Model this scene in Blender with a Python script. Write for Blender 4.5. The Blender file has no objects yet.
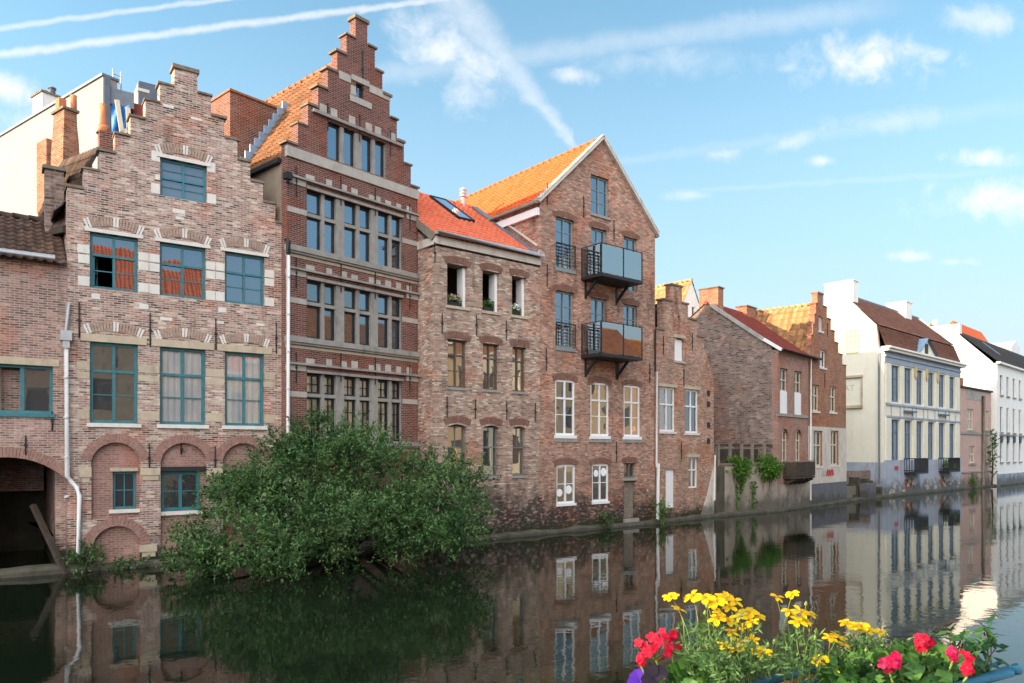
import bpy, bmesh, math, random
from mathutils import Vector, Matrix, noise
from mathutils.geometry import tessellate_polygon
R = random.Random(7)
C = bpy.context.scene.collection
scene = bpy.context.scene

# ------------------------------------------------------------------ camera, sky, sun, exposure
F, HZ, CX, CH = 750.0, 452.0, 512.0, 3.2          # focal length in pixels, horizon row, centre column, eye height above the water
cam = bpy.data.cameras.new('camera'); cam_o = bpy.data.objects.new('camera', cam); C.objects.link(cam_o)
cam_o.location = (0, 0, CH); cam_o.rotation_euler = (math.radians(90), 0, 0)
cam.sensor_width = 36; cam.lens = F*36/1024; cam.shift_y = (HZ-341.5)/1024
cam.clip_start = .05; cam.clip_end = 5000
scene.camera = cam_o

SUN_EL = math.radians(17.5); SUN_AZ = math.atan2(-.965, -.2)      # azimuth from +Y towards +X
world = bpy.data.worlds.new('World'); scene.world = world; world.use_nodes = True
wn = world.node_tree; wn.nodes.clear()

def N(nt, typ, ins=None, **props):
    n = nt.nodes.new(typ)
    for k, v in props.items(): setattr(n, k, v)
    if ins:
        for k, v in (ins.items() if isinstance(ins, dict) else enumerate(ins)):
            if v is None: continue
            s = n.inputs[k]
            if isinstance(v, bpy.types.NodeSocket): nt.links.new(v, s)
            else:
                if s.type == 'RGBA' and len(v) == 3: v = (*v, 1)
                s.default_value = v
    return n
def M(nt, op, a, b=None, c=None, clamp=False):
    return N(nt, 'ShaderNodeMath', [a, b, c], operation=op, use_clamp=clamp).outputs[0]
def MIX(nt, f, a, b, blend='MIX'):
    n = N(nt, 'ShaderNodeMix', data_type='RGBA', blend_type=blend)
    for i, v in ((0, f), (6, a), (7, b)):
        if isinstance(v, bpy.types.NodeSocket): nt.links.new(v, n.inputs[i])
        else: n.inputs[i].default_value = (*v, 1) if isinstance(v, tuple) and len(v) == 3 else v
    return n.outputs[2]
def RAMP(nt, f, stops, interp='LINEAR'):
    n = N(nt, 'ShaderNodeValToRGB', [f]); cr = n.color_ramp; cr.interpolation = interp
    while len(cr.elements) < len(stops): cr.elements.new(.5)
    for e, (p, c) in zip(cr.elements, stops):
        e.position = p; e.color = (*c, 1) if isinstance(c, tuple) else (c, c, c, 1)
    return n.outputs[0]
def SS(nt, v, a, b):                                            # smooth step from a (0) to b (1)
    return N(nt, 'ShaderNodeMapRange', [v, a, b, 0., 1.], interpolation_type='SMOOTHSTEP').outputs[0]
def NOISE(nt, vec, scale, detail=4., rough=.55, dist=0.):
    return N(nt, 'ShaderNodeTexNoise', {'Vector': vec, 'Scale': scale, 'Detail': detail, 'Roughness': rough, 'Distortion': dist}).outputs[0]

def build_sky():
    sky = N(wn, 'ShaderNodeTexSky', sky_type='NISHITA', sun_disc=False, sun_elevation=SUN_EL, sun_rotation=SUN_AZ % (2*math.pi),
            air_density=1.0, dust_density=.35, ozone_density=1.6, altitude=0)
    tc = N(wn, 'ShaderNodeTexCoord').outputs['Generated']
    sx, sy, sz = N(wn, 'ShaderNodeSeparateXYZ', [tc]).outputs
    yy = M(wn, 'MAXIMUM', sy, .05)
    X = M(wn, 'DIVIDE', sx, yy); Z = M(wn, 'DIVIDE', sz, yy)     # where a direction pierces the plane y = 1
    front = SS(wn, sy, .05, .2)
    P = N(wn, 'ShaderNodeCombineXYZ', [X, Z, 0.]).outputs[0]
    n1 = NOISE(wn, P, 9, 7, .62, .4); n2 = NOISE(wn, P, 26, 6, .6, .6); n3 = NOISE(wn, P, 60, 4, .6)
    def px(u, v): return (u-CX)/F, (HZ-v)/F
    total = None
    def add(m):
        nonlocal total
        total = m if total is None else M(wn, 'MAXIMUM', total, m)
    def blob(u, v, ru, rv, k=1., tilt=0.):
        cx, cz = px(u, v); a = M(wn, 'SUBTRACT', X, cx); b = M(wn, 'SUBTRACT', Z, cz)
        ct, st = math.cos(tilt), math.sin(tilt)
        a2 = M(wn, 'ADD', M(wn, 'MULTIPLY', a, ct), M(wn, 'MULTIPLY', b, st)); b2 = M(wn, 'SUBTRACT', M(wn, 'MULTIPLY', b, ct), M(wn, 'MULTIPLY', a, st))
        q = M(wn, 'ADD', M(wn, 'POWER', M(wn, 'DIVIDE', a2, ru/F), 2.), M(wn, 'POWER', M(wn, 'DIVIDE', b2, rv/F), 2.))
        g = M(wn, 'SUBTRACT', 1., M(wn, 'SQRT', q))
        s = M(wn, 'ADD', g, M(wn, 'MULTIPLY', M(wn, 'SUBTRACT', M(wn, 'ADD', M(wn, 'MULTIPLY', n1, .6), M(wn, 'MULTIPLY', n2, .4)), .5), 3.6))
        add(M(wn, 'MULTIPLY', SS(wn, s, .0, 1.2), k*.96))
    def trail(u0, v0, u1, v1, w0, w1, k, rag=1., ends=(0., 1.)):
        (a0, b0), (a1, b1) = px(u0, v0), px(u1, v1); L = math.hypot(a1-a0, b1-b0); tx, tz = (a1-a0)/L, (b1-b0)/L
        a = M(wn, 'SUBTRACT', X, a0); b = M(wn, 'SUBTRACT', Z, b0)
        t = M(wn, 'DIVIDE', M(wn, 'ADD', M(wn, 'MULTIPLY', a, tx), M(wn, 'MULTIPLY', b, tz)), L)
        d = M(wn, 'ABSOLUTE', M(wn, 'ADD', M(wn, 'SUBTRACT', M(wn, 'MULTIPLY', b, tx), M(wn, 'MULTIPLY', a, tz)),
                                M(wn, 'MULTIPLY', M(wn, 'SUBTRACT', n2, .5), .012*rag)))
        w = M(wn, 'ADD', w0/F, M(wn, 'MULTIPLY', M(wn, 'MAXIMUM', t, -.3), (w1-w0)/F))
        m = M(wn, 'SUBTRACT', 1., SS(wn, M(wn, 'DIVIDE', d, w), .05, 1.))
        e = M(wn, 'MULTIPLY', SS(wn, t, ends[0]-.08, ends[0]+.04), M(wn, 'SUBTRACT', 1., SS(wn, t, ends[1]-.12, ends[1]+.1)))
        tex = M(wn, 'ADD', .55, M(wn, 'MULTIPLY', n3, .8))
        add(M(wn, 'MULTIPLY', M(wn, 'MULTIPLY', M(wn, 'MULTIPLY', m, e), tex), k))
    trail(-60, 36, 260, -6, 5, 4, .5, .8, (-.5, 1.2))
    trail(-60, 62, 500, -8, 7, 5, .6, .9, (-.5, 1.2))
    trail(380, 75, 880, 8, 17, 19, .26, 1.6, (0, 1.))
    trail(575, 146, 430, -30, 6, 42, .42, 2.4, (0, 1.))
    trail(560, 170, 1030, 105, 6, 14, .12, 1.8)
    trail(700, 190, 1000, 172, 4, 6, .12, 1.2)
    blob(445, 55, 100, 48, .8, -.5); blob(570, 75, 34, 14, .75); blob(878, 58, 88, 36, 1.); blob(985, 22, 60, 20, .55)
    blob(722, 155, 40, 15, .9); blob(822, 161, 18, 8, .8); blob(980, 157, 52, 17, 1.); blob(985, 200, 80, 30, .95); blob(910, 256, 36, 9, .85)
    blob(955, 262, 26, 7, .7); blob(790, 142, 46, 12, .5, .3); blob(0, 88, 46, 22, .85, -.2); blob(40, 130, 70, 26, .45, -.2); blob(900, 120, 90, 16, .4, .1)
    blob(690, 195, 30, 8, .45); blob(640, 60, 120, 22, .3); blob(560, 215, 60, 16, .3); blob(760, 20, 60, 16, .4)
    cl = M(wn, 'MULTIPLY', total, front)
    hz = M(wn, 'SUBTRACT', 1., SS(wn, sz, -.05, .62))                         # paler air towards the horizon
    veil = M(wn, 'ADD', M(wn, 'MULTIPLY', hz, 1.06), M(wn, 'MULTIPLY', NOISE(wn, tc, 3., 4, .5), .12))
    s0 = N(wn, 'ShaderNodeHueSaturation', {'Saturation': 1.0, 'Value': SKY_GAIN, 'Color': sky.outputs[0]}).outputs[0]
    s0 = MIX(wn, 1., s0, (.80, 1.13, 1.06), 'MULTIPLY')
    c1 = MIX(wn, M(wn, 'MINIMUM', veil, 1.), s0, MIX(wn, SS(wn, sz, .25, .0), SKY_PALE, SKY_LOW))
    c2 = MIX(wn, cl, c1, SKY_CLOUD)
    # an added bright cloud bank behind the viewer, unseen, there to light the facades
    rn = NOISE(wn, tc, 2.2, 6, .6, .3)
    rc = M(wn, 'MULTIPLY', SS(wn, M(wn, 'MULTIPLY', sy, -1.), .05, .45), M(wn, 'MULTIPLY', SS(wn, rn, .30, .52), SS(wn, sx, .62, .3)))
    c2 = MIX(wn, rc, c2, SKY_FILL)
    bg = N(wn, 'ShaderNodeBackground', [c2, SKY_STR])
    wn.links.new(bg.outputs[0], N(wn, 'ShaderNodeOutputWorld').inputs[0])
SKY_STR, SKY_GAIN = .125, .61
SKY_PALE = (1.30, 1.72, 2.05); SKY_LOW = (1.66, 1.90, 2.08); SKY_CLOUD = (2.35, 2.36, 2.4); SKY_FILL = (8.8, 8.5, 8.3)
build_sky()

sun = bpy.data.lights.new('sun', 'SUN'); sun.energy = 3.0; sun.angle = math.radians(.5); sun.color = (1., .76, .5)
sun_o = bpy.data.objects.new('sun', sun); C.objects.link(sun_o)
S_DIR = Vector((math.sin(SUN_AZ)*math.cos(SUN_EL), math.cos(SUN_AZ)*math.cos(SUN_EL), math.sin(SUN_EL)))
sun_o.rotation_euler = S_DIR.to_track_quat('Z', 'Y').to_euler(); sun_o.location = (-20, 20, 40)
vs = scene.view_settings; vs.view_transform = 'Standard'; vs.look = 'None'; vs.gamma = 1; vs.use_curve_mapping = False
vs.exposure = 1.96
scene.cycles.max_bounces = 8; scene.cycles.transparent_max_bounces = 12; scene.cycles.use_denoising = True
scene.cycles.caustics_reflective = False; scene.cycles.caustics_refractive = False; scene.cycles.sample_clamp_indirect = 6

# ------------------------------------------------------------------ materials
MATS = {}
def newmat(name):
    m = bpy.data.materials.new(name); m.use_nodes = True; m.node_tree.nodes.clear(); MATS[name] = m
    return m, m.node_tree
def out(nt, sh): nt.links.new(sh, N(nt, 'ShaderNodeOutputMaterial').inputs[0])
def PB(nt, col, rough=.8, spec=.3, metal=0., bump=None, bs=.3, bd=.02):
    p = N(nt, 'ShaderNodeBsdfPrincipled', {'Base Color': col, 'Roughness': rough, 'Specular IOR Level': spec, 'Metallic': metal})
    if bump is not None:
        b = N(nt, 'ShaderNodeBump', {'Strength': bs, 'Distance': bd, 'Height': bump}); nt.links.new(b.outputs[0], p.inputs['Normal'])
    return p.outputs[0]
def objco(nt): return N(nt, 'ShaderNodeTexCoord').outputs['Object']

def brick(name, ramp, mortar, wash=.25, washcol=(.5, .45, .4), soot=.25, damp=1.2, moss=0., bw=.205, bh=.062, ms=.011, seed=0., washlow=None, dark=(.035, .032, .03)):
    m, nt = newmat(name)
    oc = objco(nt); x, y, z = N(nt, 'ShaderNodeSeparateXYZ', [oc]).outputs
    u = M(nt, 'ADD', x, y)
    wob = M(nt, 'MULTIPLY', M(nt, 'SUBTRACT', NOISE(nt, oc, 1.3, 3), .5), .05)
    v = M(nt, 'ADD', z, wob)
    vec = N(nt, 'ShaderNodeCombineXYZ', [u, v, 0.]).outputs[0]
    b = N(nt, 'ShaderNodeTexBrick', {'Vector': vec, 'Color1': (0, 0, 0), 'Color2': (1, 1, 1), 'Mortar': (.5, .5, .5), 'Scale': 1., 'Mortar Size': ms,
                                     'Mortar Smooth': .2, 'Bias': 0., 'Brick Width': bw, 'Row Height': bh})
    n = len(ramp); col = RAMP(nt, b.outputs[0], [((i+.5)/n, c) for i, c in enumerate(ramp)])
    big = NOISE(nt, oc, .55+seed*.01, 5, .6); mid = NOISE(nt, oc, 2.3, 6, .65, .5); fine = NOISE(nt, oc, 17, 4, .6)
    col = MIX(nt, 1., col, RAMP(nt, big, [(.3, .72), (.72, 1.3)]), 'MULTIPLY')
    col = MIX(nt, 1., col, RAMP(nt, fine, [(.25, .65), (.75, 1.35)]), 'MULTIPLY')
    col = MIX(nt, 1., col, RAMP(nt, mid, [(.3, .7), (.7, 1.28)]), 'MULTIPLY')
    col = MIX(nt, b.outputs[1], col, mortar)
    pa = SS(nt, NOISE(nt, N(nt, 'ShaderNodeVectorMath', [oc, (3.1+seed, 7.7, seed)], operation='ADD').outputs[0], .75, 2.5, .5), .555, .60)      # rebuilt patches in another brick
    col = MIX(nt, M(nt, 'MULTIPLY', pa, .8), col, MIX(nt, 1., col, (1.02, .80, .72), 'MULTIPLY'))
    # lime wash left over in patches, soot, and the damp foot of the wall: all with ragged outlines of their own
    wm = M(nt, 'ADD', M(nt, 'MULTIPLY', big, .5), M(nt, 'ADD', M(nt, 'MULTIPLY', mid, .7), M(nt, 'MULTIPLY', fine, .35)))
    wm = SS(nt, wm, .93-.3*wash, 1.10-.26*wash)
    col = MIX(nt, M(nt, 'MULTIPLY', wm, .62), col, washcol)
    off = N(nt, 'ShaderNodeVectorMath', [oc, (13.7+seed, 4.2, 9.1)], operation='ADD').outputs[0]
    streak = NOISE(nt, N(nt, 'ShaderNodeVectorMath', [off, (1.6, 1.6, .35)], operation='MULTIPLY').outputs[0], 1.4, 6, .62)
    col = MIX(nt, M(nt, 'MULTIPLY', SS(nt, streak, .66-.25*soot, .86-.2*soot), .62), col, dark)
    if damp:
        zz = M(nt, 'ADD', z, M(nt, 'MULTIPLY', M(nt, 'SUBTRACT', NOISE(nt, oc, 1.1, 6, .7), .5), 2.2*damp))
        rub = NOISE(nt, N(nt, 'ShaderNodeVectorMath', [oc, (3., 3., 7.)], operation='MULTIPLY').outputs[0], 1.4, 3, .6)
        dm = M(nt, 'MULTIPLY', M(nt, 'SUBTRACT', 1., SS(nt, zz, .35*damp, 1.35*damp)), SS(nt, rub, .30, .52))
        col = MIX(nt, M(nt, 'MULTIPLY', dm, .92), col, (.028, .027, .026))
        zg = M(nt, 'ADD', z, M(nt, 'MULTIPLY', M(nt, 'SUBTRACT', NOISE(nt, oc, 1.7, 5, .65), .5), 1.1))
        gm = M(nt, 'SUBTRACT', 1., SS(nt, zg, .12, .62))
        col = MIX(nt, M(nt, 'MULTIPLY', gm, .88), col, (.032, .038, .017))
    if moss:
        mm = SS(nt, NOISE(nt, off, .8, 6, .7), .62-.2*moss, .8-.2*moss); col = MIX(nt, M(nt, 'MULTIPLY', mm, .6), col, (.20, .155, .06))
    hgt = M(nt, 'ADD', M(nt, 'MULTIPLY', M(nt, 'SUBTRACT', 1., b.outputs[1]), .6), M(nt, 'ADD', M(nt, 'MULTIPLY', fine, .7), M(nt, 'MULTIPLY', mid, .8)))
    out(nt, PB(nt, col, .9, .15, bump=hgt, bs=.7, bd=.02)); return m

def pbr(name, col, rough=.75, var=.18, sc=3., spec=.25, metal=0., bump=.25, bsc=30, stain=None, stainamt=.5, damp=None):
    m, nt = newmat(name); oc = objco(nt)
    a = NOISE(nt, oc, sc, 6, .62); f = NOISE(nt, oc, bsc, 4, .6)
    k = M(nt, 'ADD', M(nt, 'MULTIPLY', a, .7), M(nt, 'MULTIPLY', f, .3))
    c = MIX(nt, 1., col, RAMP(nt, k, [(.3, 1-var), (.7, 1+var)]), 'MULTIPLY')
    if stain:
        st = NOISE(nt, N(nt, 'ShaderNodeVectorMath', [oc, (2.2, 2.2, .5)], operation='MULTIPLY').outputs[0], 1.3, 7, .68, .3)
        c = MIX(nt, M(nt, 'MULTIPLY', SS(nt, st, .5, .72), stainamt), c, stain)
    if damp:
        z = N(nt, 'ShaderNodeSeparateXYZ', [oc]).outputs[2]
        zz = M(nt, 'ADD', z, M(nt, 'MULTIPLY', M(nt, 'SUBTRACT', NOISE(nt, oc, 1.2, 6, .7), .5), 2.))
        c = MIX(nt, M(nt, 'MULTIPLY', M(nt, 'SUBTRACT', 1., SS(nt, zz, damp*.3, damp)), .75), c, (.06, .058, .045))
    out(nt, PB(nt, c, rough, spec, metal, f, bump, .01)); return m

def tilemat(name, cols, rib=.24, row=.34, dirt=.4, dirtcol=(.06, .05, .04), rough=.8):
    m, nt = newmat(name); oc = objco(nt)
    uv = N(nt, 'ShaderNodeTexCoord').outputs['UV']; u, v, _ = N(nt, 'ShaderNodeSeparateXYZ', [uv]).outputs
    cell = N(nt, 'ShaderNodeCombineXYZ', [M(nt, 'FLOOR', M(nt, 'DIVIDE', u, rib)), M(nt, 'FLOOR', M(nt, 'DIVIDE', v, row)), 0.]).outputs[0]
    w = N(nt, 'ShaderNodeTexWhiteNoise', {'Vector': cell}).outputs[0]
    col = RAMP(nt, w, [(i/(len(cols)-1), c) for i, c in enumerate(cols)])
    a = NOISE(nt, oc, 1.2, 6, .65); f = NOISE(nt, oc, 14, 4)
    col = MIX(nt, 1., col, RAMP(nt, f, [(.25, .75), (.75, 1.25)]), 'MULTIPLY')
    col = MIX(nt, M(nt, 'MULTIPLY', SS(nt, a, .72-.3*dirt, .95-.3*dirt), .7), col, dirtcol)
    out(nt, PB(nt, col, rough, .2, bump=f, bs=.3, bd=.01)); return m

def glass(name, base=(.012, .014, .017), gl=.3, clear=None, wav=.14, tint=(1, 1, 1), rough=.012):
    m, nt = newmat(name); oc = objco(nt)
    nz = NOISE(nt, oc, 1.5, 1, .5)
    b = N(nt, 'ShaderNodeBump', {'Strength': wav, 'Distance': .012, 'Height': nz}).outputs[0]
    fr = N(nt, 'ShaderNodeFresnel', {'IOR': 1.5, 'Normal': b}).outputs[0]
    fac = M(nt, 'ADD', gl, M(nt, 'MULTIPLY', fr, 1-gl), clamp=True)
    g = N(nt, 'ShaderNodeBsdfGlossy', {'Color': tint, 'Roughness': rough, 'Normal': b}).outputs[0]
    if clear: d = N(nt, 'ShaderNodeBsdfTransparent', [clear]).outputs[0]
    else: d = N(nt, 'ShaderNodeBsdfPrincipled', {'Base Color': base, 'Roughness': .6}).outputs[0]
    out(nt, N(nt, 'ShaderNodeMixShader', [fac, d, g]).outputs[0]); return m

def leafmat(name, cols, rough=.5, trans=.3, spec=.35):
    m, nt = newmat(name)
    r = N(nt, 'ShaderNodeNewGeometry').outputs['Random Per Island']
    a = NOISE(nt, objco(nt), 1.6, 4)
    k = M(nt, 'ADD', M(nt, 'MULTIPLY', r, .5), M(nt, 'MULTIPLY', SS(nt, a, .3, .7), .5))
    col = RAMP(nt, k, [(.1+.8*i/(len(cols)-1), c) for i, c in enumerate(cols)])
    p = N(nt, 'ShaderNodeBsdfPrincipled', {'Base Color': col, 'Roughness': rough, 'Specular IOR Level': spec}).outputs[0]
    t = N(nt, 'ShaderNodeBsdfTranslucent', [col]).outputs[0]
    out(nt, N(nt, 'ShaderNodeMixShader', [trans, p, t]).outputs[0]); return m

brick('b_pale', [(0.115, 0.072, 0.066), (0.417, 0.223, 0.18), (0.277, 0.148, 0.122), (0.505, 0.303, 0.241), (0.186, 0.116, 0.102), (0.613, 0.473, 0.388)], (.47, .42, .37), .5, (.55, .5, .45), .3, .9)
brick('b_left', [(0.155, 0.095, 0.081), (0.386, 0.202, 0.167), (0.277, 0.152, 0.123), (0.461, 0.272, 0.224), (0.238, 0.137, 0.115)], (.40, .35, .31), .4, (.48, .43, .38), .4, 1., seed=5.)
brick('b_red', [(0.096, 0.03, 0.024), (0.183, 0.059, 0.047), (0.132, 0.041, 0.033), (0.22, 0.079, 0.065), (0.154, 0.048, 0.039)], (.27, .20, .17), .04, (.4, .3, .26), .2, .5, seed=9.)
brick('b_brown', [(0.2, 0.129, 0.103), (0.495, 0.302, 0.234), (0.356, 0.216, 0.169), (0.62, 0.425, 0.333), (0.281, 0.181, 0.148), (0.62, 0.544, 0.439)], (.34, .28, .235), .36, (.46, .40, .35), .42, 1.9, seed=3.)
brick('b_gable', [(0.231, 0.128, 0.098), (0.588, 0.303, 0.219), (0.402, 0.206, 0.152), (0.62, 0.426, 0.315), (0.321, 0.171, 0.133)], (.29, .22, .18), .24, (.42, .35, .3), .46, 1.6, seed=7.)
brick('b_narrow', [(0.254, 0.147, 0.108), (0.526, 0.284, 0.211), (0.388, 0.206, 0.156), (0.62, 0.37, 0.274)], (.33, .26, .21), .3, (.42, .33, .29), .36, .8, moss=.45, seed=12.)
brick('b_rubble', [(0.099, 0.071, 0.058), (0.273, 0.158, 0.122), (0.18, 0.116, 0.094), (0.377, 0.256, 0.201), (0.225, 0.154, 0.128)], (.24, .21, .19), .42, (.36, .33, .31), .42, 0, bw=.27, bh=.1, ms=.02, seed=15.)
brick('b_rose', [(0.242, 0.121, 0.099), (0.374, 0.198, 0.163), (0.297, 0.154, 0.122)], (.38, .28, .23), .25, (.42, .33, .28), .12, 0, seed=18.)
brick('b_orange', [(0.2, 0.07, 0.042), (0.36, 0.14, 0.08), (0.28, 0.1, 0.058), (0.4, 0.18, 0.106)], (.36, .25, .18), .12, (.45, .35, .28), .15, 0, seed=21.)
brick('b_stack', [(0.125, 0.043, 0.032), (0.198, 0.074, 0.053), (0.165, 0.059, 0.042), (0.224, 0.093, 0.066)], (.32, .22, .17), .05, (.4, .3, .25), .12, 0, seed=25.)
brick('b_infill', [(0.251, 0.122, 0.107), (0.353, 0.184, 0.161), (0.308, 0.159, 0.133)], (.33, .26, .22), .25, (.42, .36, .31), .15, 0., seed=28.)
pbr('vouss', (.30, .175, .145), .9, .4, 9, stain=(.4, .34, .3), stainamt=.35)
pbr('vouss_pale', (.36, .265, .215), .9, .35, 9, stain=(.45, .4, .35), stainamt=.4)
pbr('vouss_brown', (.19, .10, .075), .9, .4, 9, stain=(.33, .27, .23), stainamt=.35)
pbr('stone', (.42, .39, .355), .85, .2, 3, stain=(.2, .18, .15), stainamt=.45)
pbr('stone_white', (.66, .64, .60), .8, .12, 3, stain=(.36, .33, .29), stainamt=.35)
pbr('stone_tan', (.47, .40, .30), .85, .22, 3, stain=(.2, .17, .13), stainamt=.5)
pbr('stone_grey', (.30, .285, .265), .85, .22, 4, stain=(.12, .11, .1), stainamt=.55)
pbr('coping', (.20, .165, .13), .9, .35, 5, stain=(.07, .065, .05), stainamt=.6)
pbr('plaster_brown', (.27, .215, .165), .9, .25, 1.6, stain=(.06, .055, .05), stainamt=.75)
pbr('cement', (.36, .335, .31), .9, .25, 2, stain=(.14, .13, .11), stainamt=.6)
pbr('render_pale', (.31, .30, .295), .9, .10, 1.2, stain=(.5, .45, .4), stainamt=.4, bump=.1)
pbr('render_cream', (.71, .685, .57), .85, .06, .9, stain=(.55, .5, .37), stainamt=.35, bump=.1)
pbr('render_white', (.80, .79, .76), .85, .08, 1., stain=(.52, .49, .44), stainamt=.5, bump=.15)
pbr('render_pink', (.50, .34, .295), .9, .15, 1.4, stain=(.3, .2, .17), stainamt=.5, damp=1.4)
pbr('render_blue', (.31, .37, .46), .85, .12, 1.5, stain=(.45, .47, .5), stainamt=.4)
pbr('render_bluebase', (.34, .38, .46), .85, .16, 1.2, stain=(.25, .19, .15), stainamt=.6, damp=1.3)
pbr('plinth_grey', (.13, .13, .15), .85, .2, 2, damp=.8)
pbr('white_wash', (.56, .52, .47), .9, .2, 1.6, stain=(.3, .2, .16), stainamt=.75, damp=.8)
pbr('quay_render', (.36, .31, .27), .9, .3, 1.1, stain=(.13, .11, .09), stainamt=.7, damp=1.3)
pbr('teal', (.035, .165, .20), .5, .3, 7, spec=.4, bump=.1, stain=(.10, .17, .18), stainamt=.5)
pbr('teal_attic', (.035, .19, .25), .45, .18, 5, spec=.4, bump=.05)
pbr('white_paint', (.78, .79, .80), .5, .06, 5, spec=.4, bump=.05)
pbr('cream_paint', (.66, .58, .44), .55, .1, 5, bump=.05)
pbr('brown_paint', (.12, .09, .075), .6, .2, 5, bump=.05)
pbr('grey_paint', (.16, .165, .17), .6, .15, 5, bump=.05)
pbr('sage_paint', (.22, .26, .27), .5, .12, 5, bump=.05)
pbr('dark_frame', (.02, .024, .03), .45, .2, 5, bump=.05)
pbr('blue_paint', (.10, .16, .25), .55, .15, 4, bump=.05)
pbr('iron', (.018, .018, .02), .55, .3, 8, spec=.4)
pbr('zinc', (.42, .44, .46), .5, .15, 4, spec=.4, metal=.3, stain=(.3, .3, .3), stainamt=.3)
pbr('white_pipe', (.74, .75, .76), .5, .08, 4, stain=(.45, .44, .42), stainamt=.4)
pbr('lead', (.17, .20, .24), .6, .2, 4, metal=.2)
pbr('lead_blue', (.22, .33, .46), .5, .2, 3)
pbr('slate_panel', (.10, .13, .17), .6, .2, 2)
pbr('wood_dark', (.06, .045, .035), .85, .35, 5, stain=(.1, .085, .07))
pbr('wood_grey', (.22, .19, .155), .85, .3, 5, stain=(.1, .085, .07))
pbr('tarp', (.02, .19, .55), .5, .25, 2.5, bump=.3, bsc=6)
pbr('curtain', (.84, .87, .90), .9, .07, 3, bump=.1)
pbr('curtain_cream', (.62, .55, .42), .9, .1, 3, bump=.1)
pbr('interior', (.10, .085, .07), .9, .2, 2)
pbr('terracotta', (.50, .19, .09), .85, .2, 6)
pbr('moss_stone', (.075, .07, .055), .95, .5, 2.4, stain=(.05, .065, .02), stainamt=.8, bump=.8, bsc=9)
pbr('paving', (.22, .21, .2), .9, .2, 2); pbr('earth', (.16, .15, .12), .95, .3, .6); pbr('canal_bed', (.05, .05, .04), 1, .3, .5)
pbr('graffiti', (.42, .06, .05), .8, .2, 5); pbr('graffiti_grey', (.3, .3, .3), .8, .2, 5); pbr('sign_grey', (.45, .45, .42), .8, .1, 5)
pbr('gold', (.5, .42, .22), .5, .2, 4); pbr('planter_blue', (.03, .13, .22), .35, .2, 6, spec=.5, bump=.05); pbr('soil', (.03, .022, .016), 1, .4, 8)
pbr('render_ochre', (.50, .39, .26), .9, .1, 1); pbr('render_apricot', (.66, .42, .26), .9, .1, 1)
tilemat('t_orange', [(.60, .10, .028), (.74, .155, .05), (.66, .125, .036), (.70, .14, .045)], dirt=.26, dirtcol=(.36, .075, .03))
tilemat('t_red', [(.62, .15, .085), (.72, .20, .11), (.66, .17, .095)], dirt=.24, dirtcol=(.33, .085, .05))
tilemat('t_old', [(.23, .10, .05), (.33, .16, .075), (.28, .135, .07), (.19, .09, .05)], dirt=.5, dirtcol=(.12, .09, .055))
tilemat('t_golden', [(.40, .22, .10), (.52, .31, .15), (.46, .26, .12), (.3, .17, .09)], dirt=.45, dirtcol=(.14, .11, .06))
tilemat('t_dark', [(.075, .05, .04), (.12, .075, .055), (.055, .042, .036), (.16, .10, .075)], dirt=.5, dirtcol=(.035, .034, .03))
tilemat('t_slate', [(.055, .055, .06), (.09, .085, .085), (.07, .06, .058)], dirt=.3)
tilemat('t_maroon', [(.22, .055, .045), (.27, .07, .055), (.19, .05, .042)], rib=.22, row=.2, dirt=.25, dirtcol=(.14, .045, .035))
tilemat('t_brown', [(.2, .1, .078), (.27, .135, .1), (.235, .115, .088), (.16, .08, .065)], rib=.2, row=.25, dirt=.3)
glass('g_sky', gl=.24, tint=(.66, .84, 1.)); glass('g_dark', gl=.10); glass('g_mid', gl=.17, tint=(.8, .92, 1.)); glass('g_blue', (.08, .11, .155), .10, wav=.2, tint=(.8, .9, 1.))
glass('g_warm', (.09, .07, .045), .24, wav=.3); glass('g_clear', gl=.05, clear=(.97, .98, .98)); glass('g_rail', gl=.32, clear=(.82, .93, .95), wav=.0)
glass('g_velux', (.2, .26, .32), .7, wav=.1)
leafmat('leaf_bush', [(.014, .036, .014), (.038, .095, .03), (.075, .17, .05), (.13, .24, .075), (.18, .26, .11)], trans=.3)
leafmat('leaf_ivy', [(.045, .13, .02), (.10, .24, .03), (.17, .33, .045)], trans=.35)
leafmat('leaf_gera', [(.025, .085, .018), (.055, .155, .028), (.09, .21, .04), (.13, .25, .05)], trans=.3)
leafmat('leaf_fine', [(.045, .11, .03), (.09, .18, .05), (.14, .24, .07)], trans=.3)
leafmat('leaf_deep', [(.012, .05, .02), (.03, .10, .03), (.06, .16, .035)], trans=.25)
leafmat('petal_red', [(.45, .004, .02), (.62, .010, .045), (.70, .018, .075)], trans=.3, rough=.55, spec=.2)
leafmat('petal_pink', [(.60, .008, .07), (.75, .02, .12), (.78, .05, .16)], trans=.3, rough=.55, spec=.2)
leafmat('petal_yellow', [(.66, .40, .004), (.76, .52, .008), (.80, .60, .015)], trans=.3, rough=.55, spec=.2)
leafmat('petal_violet', [(.045, .012, .26), (.08, .02, .36), (.10, .03, .42)], trans=.25, rough=.55, spec=.2)
leafmat('petal_dark', [(.004, .002, .008), (.009, .003, .018)], trans=.1, rough=.6, spec=.2)
pbr('stem', (.16, .24, .06), .6, .25, 20); pbr('stem_brown', (.14, .075, .05), .7, .25, 20); pbr('bark', (.05, .042, .034), .9, .4, 6); pbr('disc', (.42, .17, .01), .8, .3, 60)

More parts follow.
